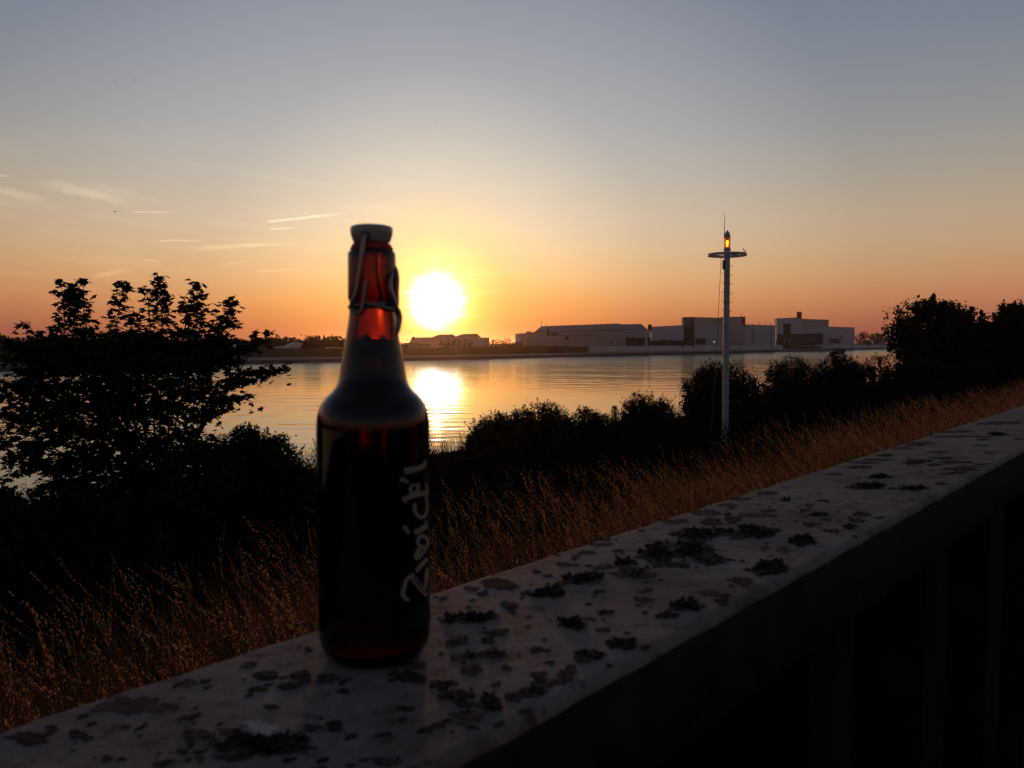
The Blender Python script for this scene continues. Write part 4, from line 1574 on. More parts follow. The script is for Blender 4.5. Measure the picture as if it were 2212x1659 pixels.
stemV, headV = [], []
zones = [  # t0 t1 s0 s1 density height width seg heads head
    (-1.2, 6.0, 0.05, 5.0, 250, (0.46, 0.17), 0.0026, 5, 16, 0.0085),
    (-0.5, 12, 1.5, 6.5, 130, (0.48, 0.16), 0.0035, 5, 12, 0.010),
    (6.0, 22, 0.05, 7.5, 190, (0.40, 0.14), 0.0040, 4, 12, 0.011),
    (22, 60, 0.05, 7.8, 85, (0.40, 0.14), 0.008, 3, 8, 0.018),
    (60, 170, 0.05, 7.8, 26, (0.42, 0.14), 0.022, 2, 4, 0.040),
]
for t0, t1, s0, s1, dn, (h0, hs_), wd, seg, hd, hw_ in zones:
    T, S = scatter(t0, t1, s0, s1, dn)
    ok, X, Y = in_view(T, S)
    ok &= S < s_limit(T) + rng.normal(size=len(S)) * 0.5
    T, S, X, Y = T[ok], S[ok], X[ok], Y[ok]
    n = len(T)
    patch = 1 + 0.22 * np.sin(T * 1.7 + S * 0.6) * np.sin(S * 1.3 + T * 0.4)
    H = np.clip(rng.normal(h0, hs_, n) * patch, 0.16, 0.95)
    az = math.pi * 1.0 + rng.normal(size=n) * 0.8          # mostly bent to the left
    lean = np.clip(rng.normal(0.34, 0.2, n), 0.02, 0.9)
    Z = ground(T, S)
    hm = rng.random(n) < np.clip(0.30 + 0.28 * np.sin(T * 0.9 + S * 1.3) * np.sin(S * 0.8 - T * 0.35 + 1), 0.05, 1)
    a, b = ribbons(X[hm], Y[hm], Z[hm], H[hm], lean[hm], az[hm], np.full(int(hm.sum()), wd), seg, hd, 0.15, hw_)
    stemV.append(a)
    headV.append(b)
    nm = ~hm
    a, b = ribbons(X[nm], Y[nm], Z[nm], H[nm] * 0.85, lean[nm] * 1.3, az[nm], np.full(int(nm.sum()), wd * 1.2), seg)
    stemV.append(a)
    # leaf blades at the foot
    m_ = int(n * 0.9)
    ii = rng.integers(0, n, m_)
    X2, Y2 = X[ii] + rng.normal(size=m_) * 0.06, Y[ii] + rng.normal(size=m_) * 0.06
    a, _ = ribbons(X2, Y2, Z[ii], H[ii] * rng.uniform(0.3, 0.75, m_), np.clip(rng.normal(0.6, 0.35, m_), 0, 1.4), rng.random(m_) * 6.283, np.full(m_, wd * 1.5), max(2, seg - 1))
    stemV.append(a)


# taller flowering stems standing out of the sward
for t0, t1, s0, s1, dn, wd, seg, hd, hw_, hl in ((-1.0, 5, 0.6, 4.4, 26, 0.0030, 6, 34, 0.013, 0.19), (4, 14, 0.3, 6.0, 17, 0.0042, 6, 22, 0.016, 0.19), (14, 40, 0.3, 7.0, 8, 0.008, 5, 18, 0.022, 0.2), (40, 120, 0.3, 7.6, 2.5, 0.02, 4, 10, 0.04, 0.22)):
    T, S = scatter(t0, t1, s0, s1, dn, 0.22)
    ok, X, Y = in_view(T, S)
    ok &= S < s_limit(T) + 0.6
    T, S, X, Y = T[ok], S[ok], X[ok], Y[ok]
    n = len(T)
    H = np.clip(rng.normal(0.78, 0.13, n), 0.5, 1.1)
    a, b = ribbons(X, Y, ground(T, S), H, np.clip(rng.normal(0.36, 0.2, n), 0.02, 0.9), math.pi * 0.95 + rng.normal(size=n) * 0.7, np.full(n, wd), seg, hd, hl, hw_)
    stemV.append(a)
    headV.append(b)


def cat_geo(parts):
    V, Fs, off = [], [], 0
    for v, f in parts:
        if v is None:
            continue
        V.append(v)
        Fs.append(f + off)
        off += len(v)
    return np.concatenate(V), np.concatenate(Fs)


sv, sf = cat_geo(stemV)
hv, hf = cat_geo(headV)
V = np.concatenate([sv, hv])
Fq = np.concatenate([sf, hf + len(sv)])
o = mesh("dry_grass", V, Fq, [M["straw"], M["seed"]], mid=np.concatenate([np.zeros(len(sf)), np.ones(len(hf))]))
o["kind"] = "stuff"
o["label"] = "tall dry grass with seed heads on the dike slope behind the wall"
print("grass faces", len(Fq))

# dark undergrowth between the grass and the shore
UC = []
for t0, t1, dens, hgt, pr in ((-4, 14, 1.9, 0.75, 120), (14, 45, 1.1, 0.85, 90), (45, 140, 0.4, 1.0, 70)):
    nn = int((t1 - t0) * 31 * dens)
    T = t0 + (t1 - t0) * rng.random(nn)
    S = 4 + 31 * rng.random(nn)
    ok, X, Y = in_view(T, S)
    ok &= S > s_limit(T) - 0.4
    # trodden, low growth in front of the light tower
    pfo = ray_ground(1566, 955)
    dd_ = np.hypot(pfo.x, pfo.y)
    lat_ = np.abs(X * pfo.y - Y * pfo.x) / dd_
    alo_ = (X * pfo.x + Y * pfo.y) / dd_
    ok &= ~((lat_ < 1.3) & (alo_ > dd_ - 10) & (alo_ < dd_ + 0.8))
    for t_, s_, x, y in zip(T[ok], S[ok], X[ok], Y[ok]):
        hh = hgt * rng.uniform(0.45, 1.15) * (0.55 + 0.45 * min(1, (34 - s_) / 12))
        UC.append(clump_points((x, y, float(ground(t_, s_)) + hh * 0.4), (0.7, 0.7, hh * 0.6), pr, 18, 0.3, 0.3))
UC = np.concatenate(UC)
dist = np.hypot(UC[:, 0], UC[:, 1])
v, f = leaf_quads(UC, np.clip(0.055 + dist * 0.0022, 0.06, 0.22) * rng.uniform(0.6, 1.3, len(UC)))
o = mesh("undergrowth", v, f, M["undergrowth"])
o["kind"] = "stuff"
o["label"] = "dark weedy undergrowth on the slope below the dry grass"
print("undergrowth", len(UC))
# reeds at the water's edge
T, S = scatter(-10, 120, 33.5, 39.0, 9, 0.6)
ok, X, Y = in_view(T, S)
T, S, X, Y = T[ok], S[ok], X[ok], Y[ok]
n = len(T)
a, b = ribbons(X, Y, ground(T, S), rng.uniform(0.7, 1.5, n), np.clip(rng.normal(0.25, 0.15, n), 0, 0.7), math.pi + rng.normal(size=n) * 1.0, np.full(n, 0.022), 3, 3, 0.22, 0.045)
V, Fq = cat_geo([a, b])
o = mesh("reeds", V, Fq, M["straw"])
o["kind"] = "stuff"
o["label"] = "thin reeds along the near water's edge"

# ------------------------------------------------------------------ light tower
pf = ray_ground(1566, 955)
LY = pf.y
lm_ = LY / F                     # metres per pixel there
print("tower depth", LY, "height", (955 - 500) * lm_)
Z8 = zoom(2600, 780, 6.9125)
Z6 = zoom(2500, 780, 1.8033)
bx_, by_ = at(*Z6(395, 1540), LY).x, LY
topc = at(*Z8(877, 1035), LY)
axis0 = Vector((at(*Z6(396, 1560), LY).x, LY, pf.z))
axis1 = Vector((topc.x, LY, topc.z))
lt = thing("light_tower", "white steel light tower with step irons, ring hoop and lit amber lantern", "light tower", axis0)


def ax(py):
    """point of the tower axis at picture row py"""
    z = at(1566, py, LY).z
    k = (z - axis0.z) / (axis1.z - axis0.z)
    p = axis0.lerp(axis1, k)
    p.z = z
    return p


pr_ = 6.6 * lm_
V, Fs = tube([ax(y) for y in (948, 900, 800, 700, 600, 545)], [pr_ * 1.03, pr_ * 1.02, pr_, pr_, pr_ * 0.99, pr_ * 0.98], 20)
mesh("pole", V, Fs, M["white"], lt, True)
for py in range(0):
    pass
c = ax(948)
mesh("base_flange", *lathe([(pr_ * 2.0, c.z - 0.16), (pr_ * 2.0, c.z - 0.06), (pr_ * 1.25, c.z + 0.05), (pr_ * 1.05, c.z + 0.16), (pr_ * 0.9, c.z + 0.16)], (c.x, c.y), 20), M["white"], lt)
mesh("foundation", *lathe([(0, pf.z - 0.6), (0.42, pf.z - 0.6), (0.42, c.z - 0.17), (0, c.z - 0.165)], (c.x, c.y), 24), M["stone"], lt)
k = 0
for yz in range(395, 1520, 61):
    for side in (-1, 1):
        yy = yz + (52 if side < 0 else 0)
        if side < 0 and yy > 1500:
            continue
        p = ax(Z6(0, yy)[1])
        a = p + Vector((side * pr_ * 0.85, -pr_ * 0.35, 0))
        b = p + Vector((side * (pr_ + 0.075), -pr_ * 0.45, 0))
        mesh("step_iron", *tube([a, b, b + Vector((0.005 * side, 0, 0.045))], 0.013, 6), M["white"], lt)
# rust chips on the paint
for yz, xo in ((462, -6), (500, 12), (845, -2), (902, -3), (1082, 3), (1395, 14), (640, -12), (410, 16), (425, -4), (1362, -14), (730, 15), (1240, -16), (990, 10)):
    p = ax(Z6(0, yz)[1])
    xo = xo / 1.8033 / 1.736 * lm_
    yo = -math.sqrt(max(0, pr_ ** 2 - xo ** 2))
    rr = (0.035 + 0.03 * rng.random())
    Vc = []
    for j in range(9):
        a = 6.283 * j / 9
        q = rr * (0.6 + 0.6 * rng.random())
        x_ = xo + math.cos(a) * q * 0.7
        x_ = max(-pr_ * 0.98, min(pr_ * 0.98, x_))
        Vc.append((p.x + x_, p.y - math.sqrt(pr_ ** 2 - x_ ** 2) * 1.012, p.z + math.sin(a) * q))
    mesh("rust_spot", Vc, [tuple(range(9))], M["rust"], lt)
# hoop
hc = at(*Z8(877, 1215), LY)
Rh = 490 / 6.9125 / 1.736 * lm_
hb = 30 / 6.9125 / 1.736 * lm_
V, Fs = [], []
K = 64
for j in range(K):
    a = 6.2832 * j / K
    for rr, zz in ((Rh, -hb), (Rh, hb), (Rh - 0.02, hb), (Rh - 0.02, -hb)):
        V.append((hc.x + rr * math.cos(a), hc.y + rr * math.sin(a), hc.z + zz))
for j in range(K):
    b = (j + 1) % K
    for q in range(4):
        Fs.append((j * 4 + q, b * 4 + q, b * 4 + (q + 1) % 4, j * 4 + (q + 1) % 4))
mesh("ring_hoop", V, Fs, M["white"], lt)
for a in (0.45, 2.6, 4.4, 5.9):
    d = Vector((math.cos(a), math.sin(a), 0))
    q0 = Vector((hc.x, hc.y, hc.z + 0.01))
    mesh("hoop_bracket", *tube([q0 + d * pr_ * 0.9, q0 + d * (Rh - 0.01)], 0.022, 6), M["white"], lt)
# lantern
cx_, cy_ = axis1.x, axis1.y


def hz(y):
    return at(*Z8(877, y), LY).z


def hr(w):
    return w / 6.9125 / 1.736 * lm_


ln_ = mesh("lantern_base", *lathe([(0, hz(1118)), (hr(88), hz(1118)), (hr(90), hz(1065)), (hr(82), hz(1060)), (hr(80), hz(1035)), (0, hz(1033))], (cx_, cy_), 24), M["white"], lt)
mesh("lantern_glass", *lathe([(hr(80), hz(1034)), (hr(80), hz(768)), (hr(76), hz(768)), (hr(76), hz(1034)), (hr(80), hz(1034))], (cx_, cy_), 32), M["lens"], lt, True)
mesh("lantern_cap", *lathe([(0, hz(770)), (hr(84), hz(770)), (hr(86), hz(745)), (hr(74), hz(742)), (hr(70), hz(690)), (hr(56), hz(645)), (hr(36), hz(612)), (hr(12), hz(585)), (hr(5), hz(573)), (0, hz(568))], (cx_, cy_), 24), M["white"], lt, True)
mesh("lamp", *lathe([(0, hz(1005)), (hr(20), hz(992)), (hr(25), hz(960)), (hr(30), hz(920)), (hr(34), hz(870)), (hr(26), hz(845)), (0, hz(838))], (cx_, cy_), 16), M["filament"], lt, True)
mesh("lamp_holder", *lathe([(0, hz(838)), (hr(16), hz(836)), (hr(14), hz(772)), (0, hz(771))], (cx_, cy_), 12), M["darkmetal"], lt)
for a in (0.6, 1.7, 2.8, 3.9, 5.0, 6.1):
    x, y = cx_ + hr(73) * math.cos(a), cy_ + hr(73) * math.sin(a)
    mesh("lantern_bar", *tube([(x, y, hz(1034)), (x, y, hz(770))], 0.006, 5), M["darkmetal"], lt)
a, b = at(*Z8(803, 760), LY), at(*Z8(816, 145), LY)
mesh("lightning_rod", *tube([a + Vector((hr(10), 0, -0.05)), a, b], [0.018, 0.018, 0.009], 6), M["darkmetal"], lt)
v0 = at(*Z8(1325, 1145), LY)
mesh("bird_spike", *join(tube([v0, at(*Z8(1290, 1045), LY)], 0.017, 6), tube([v0, at(*Z8(1366, 1084), LY)], 0.014, 6)), M["darkmetal"], lt)
q = at(*Z8(778, 1475), LY)
mesh("junction_box", *box(q + Vector((-0.045, -0.08, -hr(115))), (0.12, 0, 0), (0, 0.12, 0), (0, 0, hr(230))), M["darkmetal"], lt)
a, b = at(*Z8(722, 1262), LY), at(1545.6, 775, LY)
e = a + (b - a) * ((a.z - pf.z) / (a.z - b.z))
mesh("halyard", *tube([a, a.lerp(e, 0.5) + Vector((0.03, 0, 0)), e], 0.011, 5), M["darkmetal"], lt)

# ------------------------------------------------------------------ birds
for i, (px, py, y) in enumerate(((248, 173, 90), (291, 173, 95), (374, 195, 100), (943, 270, 110), (910, 310, 110), (248, 457, 80), (1003, 352, 120), (1423, 340, 120))):
    p = at(px, py, y)
    s = 0.11 if i != 5 else 0.18
    V = [(-s, 0.02, 0.05 * s), (-s * 0.45, 0.03, 0.22 * s), (0, 0.10, 0.0), (s * 0.45, 0.03, 0.25 * s), (s, 0.0, 0.02), (0, -0.12, 0), (0, 0, -0.05), (0, 0, 0.04)]
    V = [p + Vector(v) for v in V]
    o = mesh("flying_bird", V, [(0, 1, 7), (0, 7, 6), (1, 2, 7), (4, 7, 3), (4, 6, 7), (3, 7, 2), (2, 6, 5), (2, 5, 7), (5, 6, 7)], M["bird"])
    tag(o, ("tiny dark bird high at the upper left, leftmost of three", "tiny dark bird high at the upper left, middle of three", "tiny dark bird high at the upper left, lowest of three",
            "tiny dark bird high above and right of the bottle", "tiny dark bird above the bottle, below another one", "small dark bird beside the short level contrail",
            "tiny dark bird in the glow right of the bottle top", "tiny dark bird in grey sky left of the light tower")[i], "bird", "birds in the sky")

# ------------------------------------------------------------------ flood wall with flaking cap
CAPW = s_far - s_near
wall = thing("flood_wall", "long flood wall with a flaking grey painted cap the bottle stands on", "wall", wp(0, -CAPW / 2, WTOP - 1.15))
prof = []
hgt_ = 0.085
rc = 0.007
for a in np.linspace(0, math.pi / 2, 5):
    prof.append((-CAPW + rc - rc * math.cos(math.pi / 2 - a + 0) * 1.0, None, a))
# section of the cap: river flange, rounded top edges, near flange (s, z)
sec = [(-0.004, WTOP - hgt_)]
for a in np.linspace(0, math.pi / 2, 5):
    sec.append((-rc + rc * math.cos(a), WTOP - rc + rc * math.sin(a)))
ntop = 14
for i in range(1, ntop):
    q = (i - 1) / (ntop - 2)
    sec.append((-rc - 0.0006 + (-CAPW + 2 * rc + 0.0012) * q, WTOP))
for a in np.linspace(math.pi / 2, math.pi, 5):
    sec.append((-CAPW + rc + rc * math.cos(a), WTOP - rc + rc * math.sin(a)))
sec.append((-CAPW + 0.004, WTOP - hgt_))
sec.append((-CAPW + 0.012, WTOP - hgt_))
sec.append((-CAPW + 0.012, WTOP - 0.012))
sec.append((-0.012, WTOP - 0.012))
sec.append((-0.012, WTOP - hgt_))
tcap = np.concatenate([np.linspace(-2.0, 3.6, 260), np.linspace(3.8, 40, 80)])
V = []
for t_ in tcap:
    for i, (s_, z_) in enumerate(sec):
        w = 0.0
        if 1 <= i <= 5 or ntop + 5 <= i <= ntop + 10:
            w = 0.0007 * math.sin(t_ * 61 + i) + 0.0006 * math.sin(t_ * 143)
        V.append(wp(t_, s_ + w, z_))
ns = len(sec)
fs = []
ids = []
for i in range(len(tcap) - 1):
    for j in range(ns):
        b = (j + 1) % ns
        fs.append((i * ns + j, i * ns + b, (i + 1) * ns + b, (i + 1) * ns + j))
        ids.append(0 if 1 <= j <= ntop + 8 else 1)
V = np.array([tuple(v) for v in V])
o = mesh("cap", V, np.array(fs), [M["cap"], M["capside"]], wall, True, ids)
# sheet piles under the cap
pw = 0.40
pp_ = [(0.0, -CAPW + 0.014), (0.06, -CAPW + 0.014), (0.14, -0.05), (0.26, -0.05), (0.34, -CAPW + 0.014), (0.40, -CAPW + 0.014)]
pile_me = None
for k in range(-4, 34):
    t0 = k * pw
    if pile_me is None:
        V, Fs = [], []
        for zz in (WTOP - 1.3, WTOP - hgt_ + 0.05):
            for off in (0.0, 0.011):
                for a, s_ in pp_:
                    V.append(wp(t0 + a + (0.0005 if a == 0 else -0.0005 if a == 0.4 else 0), s_ + off, zz))
        n6 = len(pp_)
        for j in range(n6 - 1):
            Fs.append((j, j + 1, 2 * n6 + j + 1, 2 * n6 + j))
            Fs.append((n6 + j + 1, n6 + j, 3 * n6 + j, 3 * n6 + j + 1))
            Fs.append((2 * n6 + j, 2 * n6 + j + 1, 3 * n6 + j + 1, 3 * n6 + j))
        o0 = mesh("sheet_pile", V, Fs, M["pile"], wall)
        pile_me, t00 = o0, t0
    else:
        o = pile_me.copy()
        COL.objects.link(o)
        o.parent = wall
        o.location = WDIR * (t0 - t00)

# flaked patches and curled flakes, laid on the cap top
WZ = {1: (1600, 1900), 2: (2300, 1750), 3: (3040, 1480), 4: (0, 2280), 5: (800, 2280), 6: (1500, 2280)}
PATCH = {
    4: [(60, 560, 1280, 1420, 'd'), (690, 915, 1265, 1360, 'd'), (1030, 1715, 890, 1140, 'p'), (1850, 2060, 735, 825, 'p'), (2070, 2150, 750, 790, 'r'), (1480, 1550, 1180, 1225, 'p'),
        (1060, 1160, 1530, 1600, 'r'), (1600, 1750, 1590, 1655, 'd'), (1900, 2205, 1260, 1370, 'r'), (1920, 2030, 1360, 1440, 'd'), (1830, 1950, 1470, 1520, 'r'), (2020, 2130, 1520, 1620, 'p'),
        (480, 540, 1215, 1245, 'p'), (920, 970, 1335, 1360, 'd'), (1700, 1870, 980, 1060, 'p'), (1950, 2000, 1135, 1175, 'd')],
    5: [(290, 440, 550, 640, 'p'), (500, 680, 650, 730, 'r'), (810, 1010, 660, 770, 'R'), (1050, 1320, 680, 790, 'r'), (355, 560, 815, 880, 'r'), (645, 915, 775, 855, 'r'), (540, 670, 1005, 1060, 'r'),
        (1310, 1410, 835, 900, 'd'), (1160, 1345, 1165, 1290, 'd'), (940, 1110, 1195, 1290, 'p'), (60, 340, 1235, 1355, 'p'), (110, 1000, 1310, 1540, 'R'), (330, 680, 1160, 1350, 'w'), (440, 520, 1235, 1300, 'd'),
        (1100, 1170, 1565, 1605, 'd'), (1715, 1835, 1280, 1350, 'r'), (1960, 2050, 1030, 1075, 'd'), (1880, 2212, 640, 800, 'd'), (1900, 2212, 560, 640, 'r'), (1650, 1930, 1540, 1659, 'r'), (940, 1000, 400, 430, 'p'), (400, 450, 695, 720, 'd'),
        (20, 420, 1500, 1600, 'r')],
    6: [(525, 960, 60, 150, 'R'), (400, 480, 115, 150, 'p'), (1660, 1920, 100, 225, 'R'), (1910, 2010, 95, 130, 'p'), (830, 1005, 300, 380, 'd'), (860, 1140, 225, 290, 'r'), (470, 715, 285, 410, 'r'),
        (510, 680, 480, 550, 'r'), (670, 830, 460, 525, 'R'), (840, 1090, 440, 510, 'R'), (610, 870, 580, 705, 'r'), (310, 550, 750, 825, 'R'), (1050, 1150, 600, 650, 'p'), (2040, 2180, 200, 255, 'd'),
        (1810, 2100, 440, 560, 'R'), (1380, 1490, 660, 760, 'r'), (1270, 1510, 800, 930, 'R'), (1700, 1840, 580, 700, 'r'), (430, 760, 860, 960, 'R'), (550, 780, 950, 1040, 'd'), (780, 1060, 920, 1070, 'R'),
        (520, 900, 1070, 1170, 'r'), (320, 480, 1190, 1250, 'd'), (680, 820, 1210, 1260, 'd'), (1600, 1790, 660, 800, 'r'), (930, 1050, 770, 820, 'p'), (240, 310, 1260, 1300, 'd'), (1090, 1280, 850, 990, 'r')],
    1: [(570, 940, 735, 870, 'd'), (520, 620, 880, 920, 'd'), (830, 920, 825, 855, 'p'), (965, 1120, 865, 910, 'p'), (1115, 1410, 840, 945, 'R'), (1320, 1490, 770, 830, 'r'), (1450, 1820, 690, 800, 'R'),
        (1740, 1850, 860, 900, 'r'), (750, 930, 985, 1045, 'r'), (1590, 1750, 450, 500, 'p'), (1690, 1930, 370, 410, 'p'), (1490, 1600, 505, 530, 'p'), (1340, 1500, 575, 620, 'd'), (1090, 1185, 655, 690, 'd'),
        (1800, 1920, 330, 350, 'p'), (1780, 1920, 1075, 1120, 'R'), (1880, 2170, 1370, 1480, 'R'), (1950, 2030, 440, 475, 'd'), (390, 540, 820, 880, 'p'), (130, 230, 930, 955, 'p'),
        (880, 930, 1090, 1115, 'd'), (1160, 1215, 1450, 1485, 'p'), (1730, 1940, 590, 660, 'r')],
    2: [(0, 430, 1030, 1175, 'r'), (10, 220, 950, 1030, 'R'), (280, 640, 790, 1000, 'R'), (600, 1000, 760, 960, 'R'), (600, 1230, 640, 750, 'R'), (1180, 1680, 610, 750, 'R'), (890, 1140, 530, 610, 'd'),
        (1150, 1340, 510, 590, 'd'), (830, 1090, 430, 520, 'p'), (1310, 1660, 475, 530, 'p'), (1060, 1300, 380, 415, 'p'), (1220, 1440, 315, 350, 'p'), (1470, 1720, 255, 295, 'p'), (1740, 1825, 325, 365, 'R'),
        (820, 1200, 900, 1025, 'r'), (1430, 1800, 980, 1130, 'R'), (1840, 2100, 720, 820, 'R'), (1230, 1450, 1140, 1235, 'd'), (1960, 2110, 575, 625, 'd'), (2060, 2212, 480, 520, 'r'), (1970, 2080, 385, 415, 'p'),
        (1930, 2030, 440, 460, 'd'), (200, 395, 1345, 1405, 'd'), (255, 355, 1280, 1310, 'p'), (610, 940, 1400, 1500, 'R'), (450, 680, 1510, 1580, 'R'), (1060, 1190, 1370, 1430, 'R'), (890, 1100, 1270, 1350, 'p'),
        (1520, 1620, 825, 870, 'p'), (500, 770, 985, 1055, 'd'), (1150, 1220, 485, 515, 'R'), (1530, 1690, 440, 470, 'd'), (460, 800, 540, 590, 'p'), (1690, 1850, 840, 895, 'p')],
    3: [(400, 780, 915, 985, 'R'), (610, 820, 835, 870, 'R'), (940, 1180, 950, 995, 'R'), (1295, 1420, 905, 940, 'r'), (800, 890, 960, 985, 'd'), (680, 860, 615, 645, 'd'), (550, 820, 660, 690, 'd'),
        (370, 710, 690, 720, 'p'), (375, 630, 735, 770, 'd'), (940, 1190, 675, 730, 'r'), (1020, 1280, 665, 700, 'd'), (1240, 1500, 645, 670, 'd'), (1330, 1660, 680, 720, 'd'), (1490, 1800, 735, 760, 'p'),
        (1350, 1760, 755, 790, 'd'), (1330, 1480, 810, 835, 'd'), (1430, 1620, 795, 820, 'd'), (1200, 1370, 710, 745, 'd'), (1680, 1850, 710, 730, 'd'), (800, 1100, 540, 570, 'p'), (960, 1270, 480, 530, 'p'),
        (1250, 1650, 420, 450, 'p'), (1280, 1700, 370, 400, 'p'), (1660, 1900, 430, 445, 'd'), (1700, 1880, 455, 475, 'd'), (1860, 2000, 390, 430, 'R'), (1700, 1840, 520, 535, 'd'), (1740, 2200, 270, 320, 'p'),
        (150, 330, 805, 840, 'p'), (60, 175, 1085, 1110, 'd'), (15, 170, 1225, 1260, 'R'), (420, 630, 1215, 1265, 'r'), (390, 560, 1280, 1330, 'r'), (110, 210, 1290, 1310, 'd'), (340, 460, 1345, 1400, 'R'),
        (130, 300, 1385, 1435, 'd'), (660, 745, 1270, 1285, 'p'), (1030, 1075, 1080, 1100, 'r'), (1210, 1430, 580, 610, 'p'), (2110, 2205, 450, 470, 'd'), (1790, 1910, 590, 620, 'p'), (980, 1200, 515, 530, 'd')],
}
prng = np.random.default_rng(21)


def outline(n, rough, r=prng):
    ph = r.random(6) * 6.283
    a = np.arange(n) / n * 6.2832
    q = 1 + rough * (0.45 * np.sin(2 * a + ph[0]) + 0.35 * np.sin(3 * a + ph[1]) + 0.3 * np.sin(5 * a + ph[2]) + 0.26 * np.sin(8 * a + ph[3]) + 0.22 * np.sin(13 * a + ph[4])) + r.normal(size=n) * rough * 0.26
    return np.cos(a) * q, np.sin(a) * q


def on_cap(px, py):
    p = onz(px, py, WTOP)
    t_, s_ = ts(p)
    s_ = min(-0.004, max(-CAPW + 0.004, s_))
    return t_, s_


def flat_patch(cx, cy, rx, ry, h, n, rough):
    """thin irregular slab lying on the cap"""
    ox, oy = outline(n, rough)
    V, Fs = [], []
    ring = [on_cap(cx + rx * x, cy + ry * y) for x, y in zip(ox, oy)]
    ct = sum(a for a, b in ring) / n
    cs = sum(b for a, b in ring) / n
    inner = [(ct + (a - ct) * 0.86, cs + (b - cs) * 0.86) for a, b in ring]
    for a, b in ring:
        V.append(wp(a, b, WTOP + 0.0001))
    for a, b in inner:
        V.append(wp(a, b, WTOP + h))
    V.append(wp(ct, cs, WTOP + h * 0.8))
    for j in range(n):
        b = (j + 1) % n
        Fs.append((j, b, n + b, n + j))
        Fs.append((n + j, n + b, 2 * n))
    return V, Fs, ct, cs, ring


def curl(t_, s_, size, ang, lift, r=prng):
    """a stiff flake of paint curling off the surface"""
    V, Fs = [], []
    n = 4
    ca, sa = math.cos(ang), math.sin(ang)
    for i in range(n):
        u = i / (n - 1)
        wid = size * (0.75 - 0.35 * u) * (0.8 + 0.4 * r.random())
        for j in range(3):
            v = (j - 1) * wid * 0.5 + r.normal() * size * 0.07
            x = u * size * (1 - 0.35 * u * lift)
            z = 0.0003 + lift * size * u ** 1.6 * 0.8 + r.normal() * size * 0.035 + 0.1 * size * u * abs(j - 1)
            tt_ = t_ + ca * x - sa * v
            sq = s_ + sa * x + ca * v
            sq = min(0.0, max(-CAPW, sq))
            V.append(wp(tt_, sq, WTOP + max(0.0002, z)))
    for i in range(n - 1):
        for j in range(2):
            q = i * 3 + j
            Fs.append((q, q + 1, q + 4, q + 3))
    m = len(V)
    # thickness
    V2 = [v + Vector((0, 0, 0.0005)) for v in V]
    F2 = [tuple(i + m for i in f) for f in Fs]
    return V + V2, [f[::-1] for f in Fs] + F2


PATCHES = []
for w, lst in PATCH.items():
    zf = zoom(WZ[w][0], WZ[w][1], 2.765)
    for x0, x1, y0, y1, kind in lst:
        a, b = zf(x0, y0), zf(x1, y1)
        cx, cy, rx, ry = (a[0] + b[0]) / 2, (a[1] + b[1]) / 2, (b[0] - a[0]) / 2, (b[1] - a[1]) / 2
        PATCHES.append((cx, cy, rx * (1.08 if kind == 'R' else 0.95), ry * (1.05 if kind == 'R' else 0.86), kind))
for cx, cy, rx, ry, kind in PATCHES:
    nseg = 40 if rx > 12 else 22
    if kind in "dpw":
        hh = {"d": 0.0006, "p": 0.0004, "w": 0.0009}[kind]
        v, f, *_ = flat_patch(cx, cy, rx, ry, hh, nseg, 0.36)
        mesh({"d": "flaked_patch", "p": "flaked_patch", "w": "bird_dropping"}[kind], v, f, {"d": M["bare"], "p": M["primer"], "w": M["dropping"]}[kind], wall)
        continue
    v, f, ct, cs, ring = flat_patch(cx, cy, rx, ry, 0.0007, nseg, 0.32)
    wt_ = max(a for a, b in ring) - min(a for a, b in ring)
    ws_ = max(b for a, b in ring) - min(b for a, b in ring)
    parts = [(v, f)]
    area = wt_ * ws_
    nc = int(min(90, max(8, area / 0.000022))) if kind == "R" else int(min(22, max(3, area / 0.00012)))
    sz = min(0.0075, max(0.0025, 0.25 * math.sqrt(area)))
    for i in range(nc):
        k = prng.integers(0, len(ring))
        q = prng.random() ** 0.6 * 0.9
        t_, s_ = ct + (ring[k][0] - ct) * q, cs + (ring[k][1] - cs) * q
        lift = prng.uniform(0.1, 0.55) if kind == "R" else prng.uniform(0.03, 0.22)
        parts.append(curl(t_, s_, sz * prng.uniform(0.35, 0.95), prng.random() * 6.283, lift))
    nb_ = len(parts[0][1])
    v, f = join(*parts)
    mesh("curled_flake", v, f, [M["flake"], M["primer"]], wall, mid=[1] * nb_ + [0] * (len(f) - nb_))
# tiny chips
parts = []
for i in range(520):
    t_ = prng.uniform(-0.5, 3.4) if i % 2 else prng.uniform(-0.3, 1.6)
    s_ = prng.uniform(-CAPW + 0.006, -0.006)
    if i % 4:
        pc = PATCHES[prng.integers(0, len(PATCHES))]
        t_, s_ = on_cap(pc[0] + prng.normal() * pc[2] * 1.5, pc[1] + prng.normal() * pc[3] * 1.5)
        s_ = min(-0.006, max(-CAPW + 0.006, s_))
    n = 7
    rr = prng.uniform(0.0008, 0.0032) * (1.6 if prng.random() < 0.15 else 1)
    ox, oy = outline(n, 0.3)
    V = [wp(t_ + x * rr * 1.3, min(-0.001, max(-CAPW + 0.001, s_ + y * rr)), WTOP + 0.00015) for x, y in zip(ox, oy)] + [wp(t_, s_, WTOP + 0.0006)]
    parts.append((V, [(j, (j + 1) % n, n) for j in range(n)]))
v, f = join(*parts)
o = mesh("small_chips", v, f, M["bare"], wall)
o["kind"] = "stuff"

# ------------------------------------------------------------------ swing-top bottle
BX, BY = BASE.x, BASE.y
DEP = 0.5065
bot = thing("swing_top_bottle", "brown glass swing-top beer bottle standing on the wall cap", "bottle", BASE)


def bz(py):
    return at(811, py, BY).z


def br(rp):
    return rp / F * DEP * 0.9985


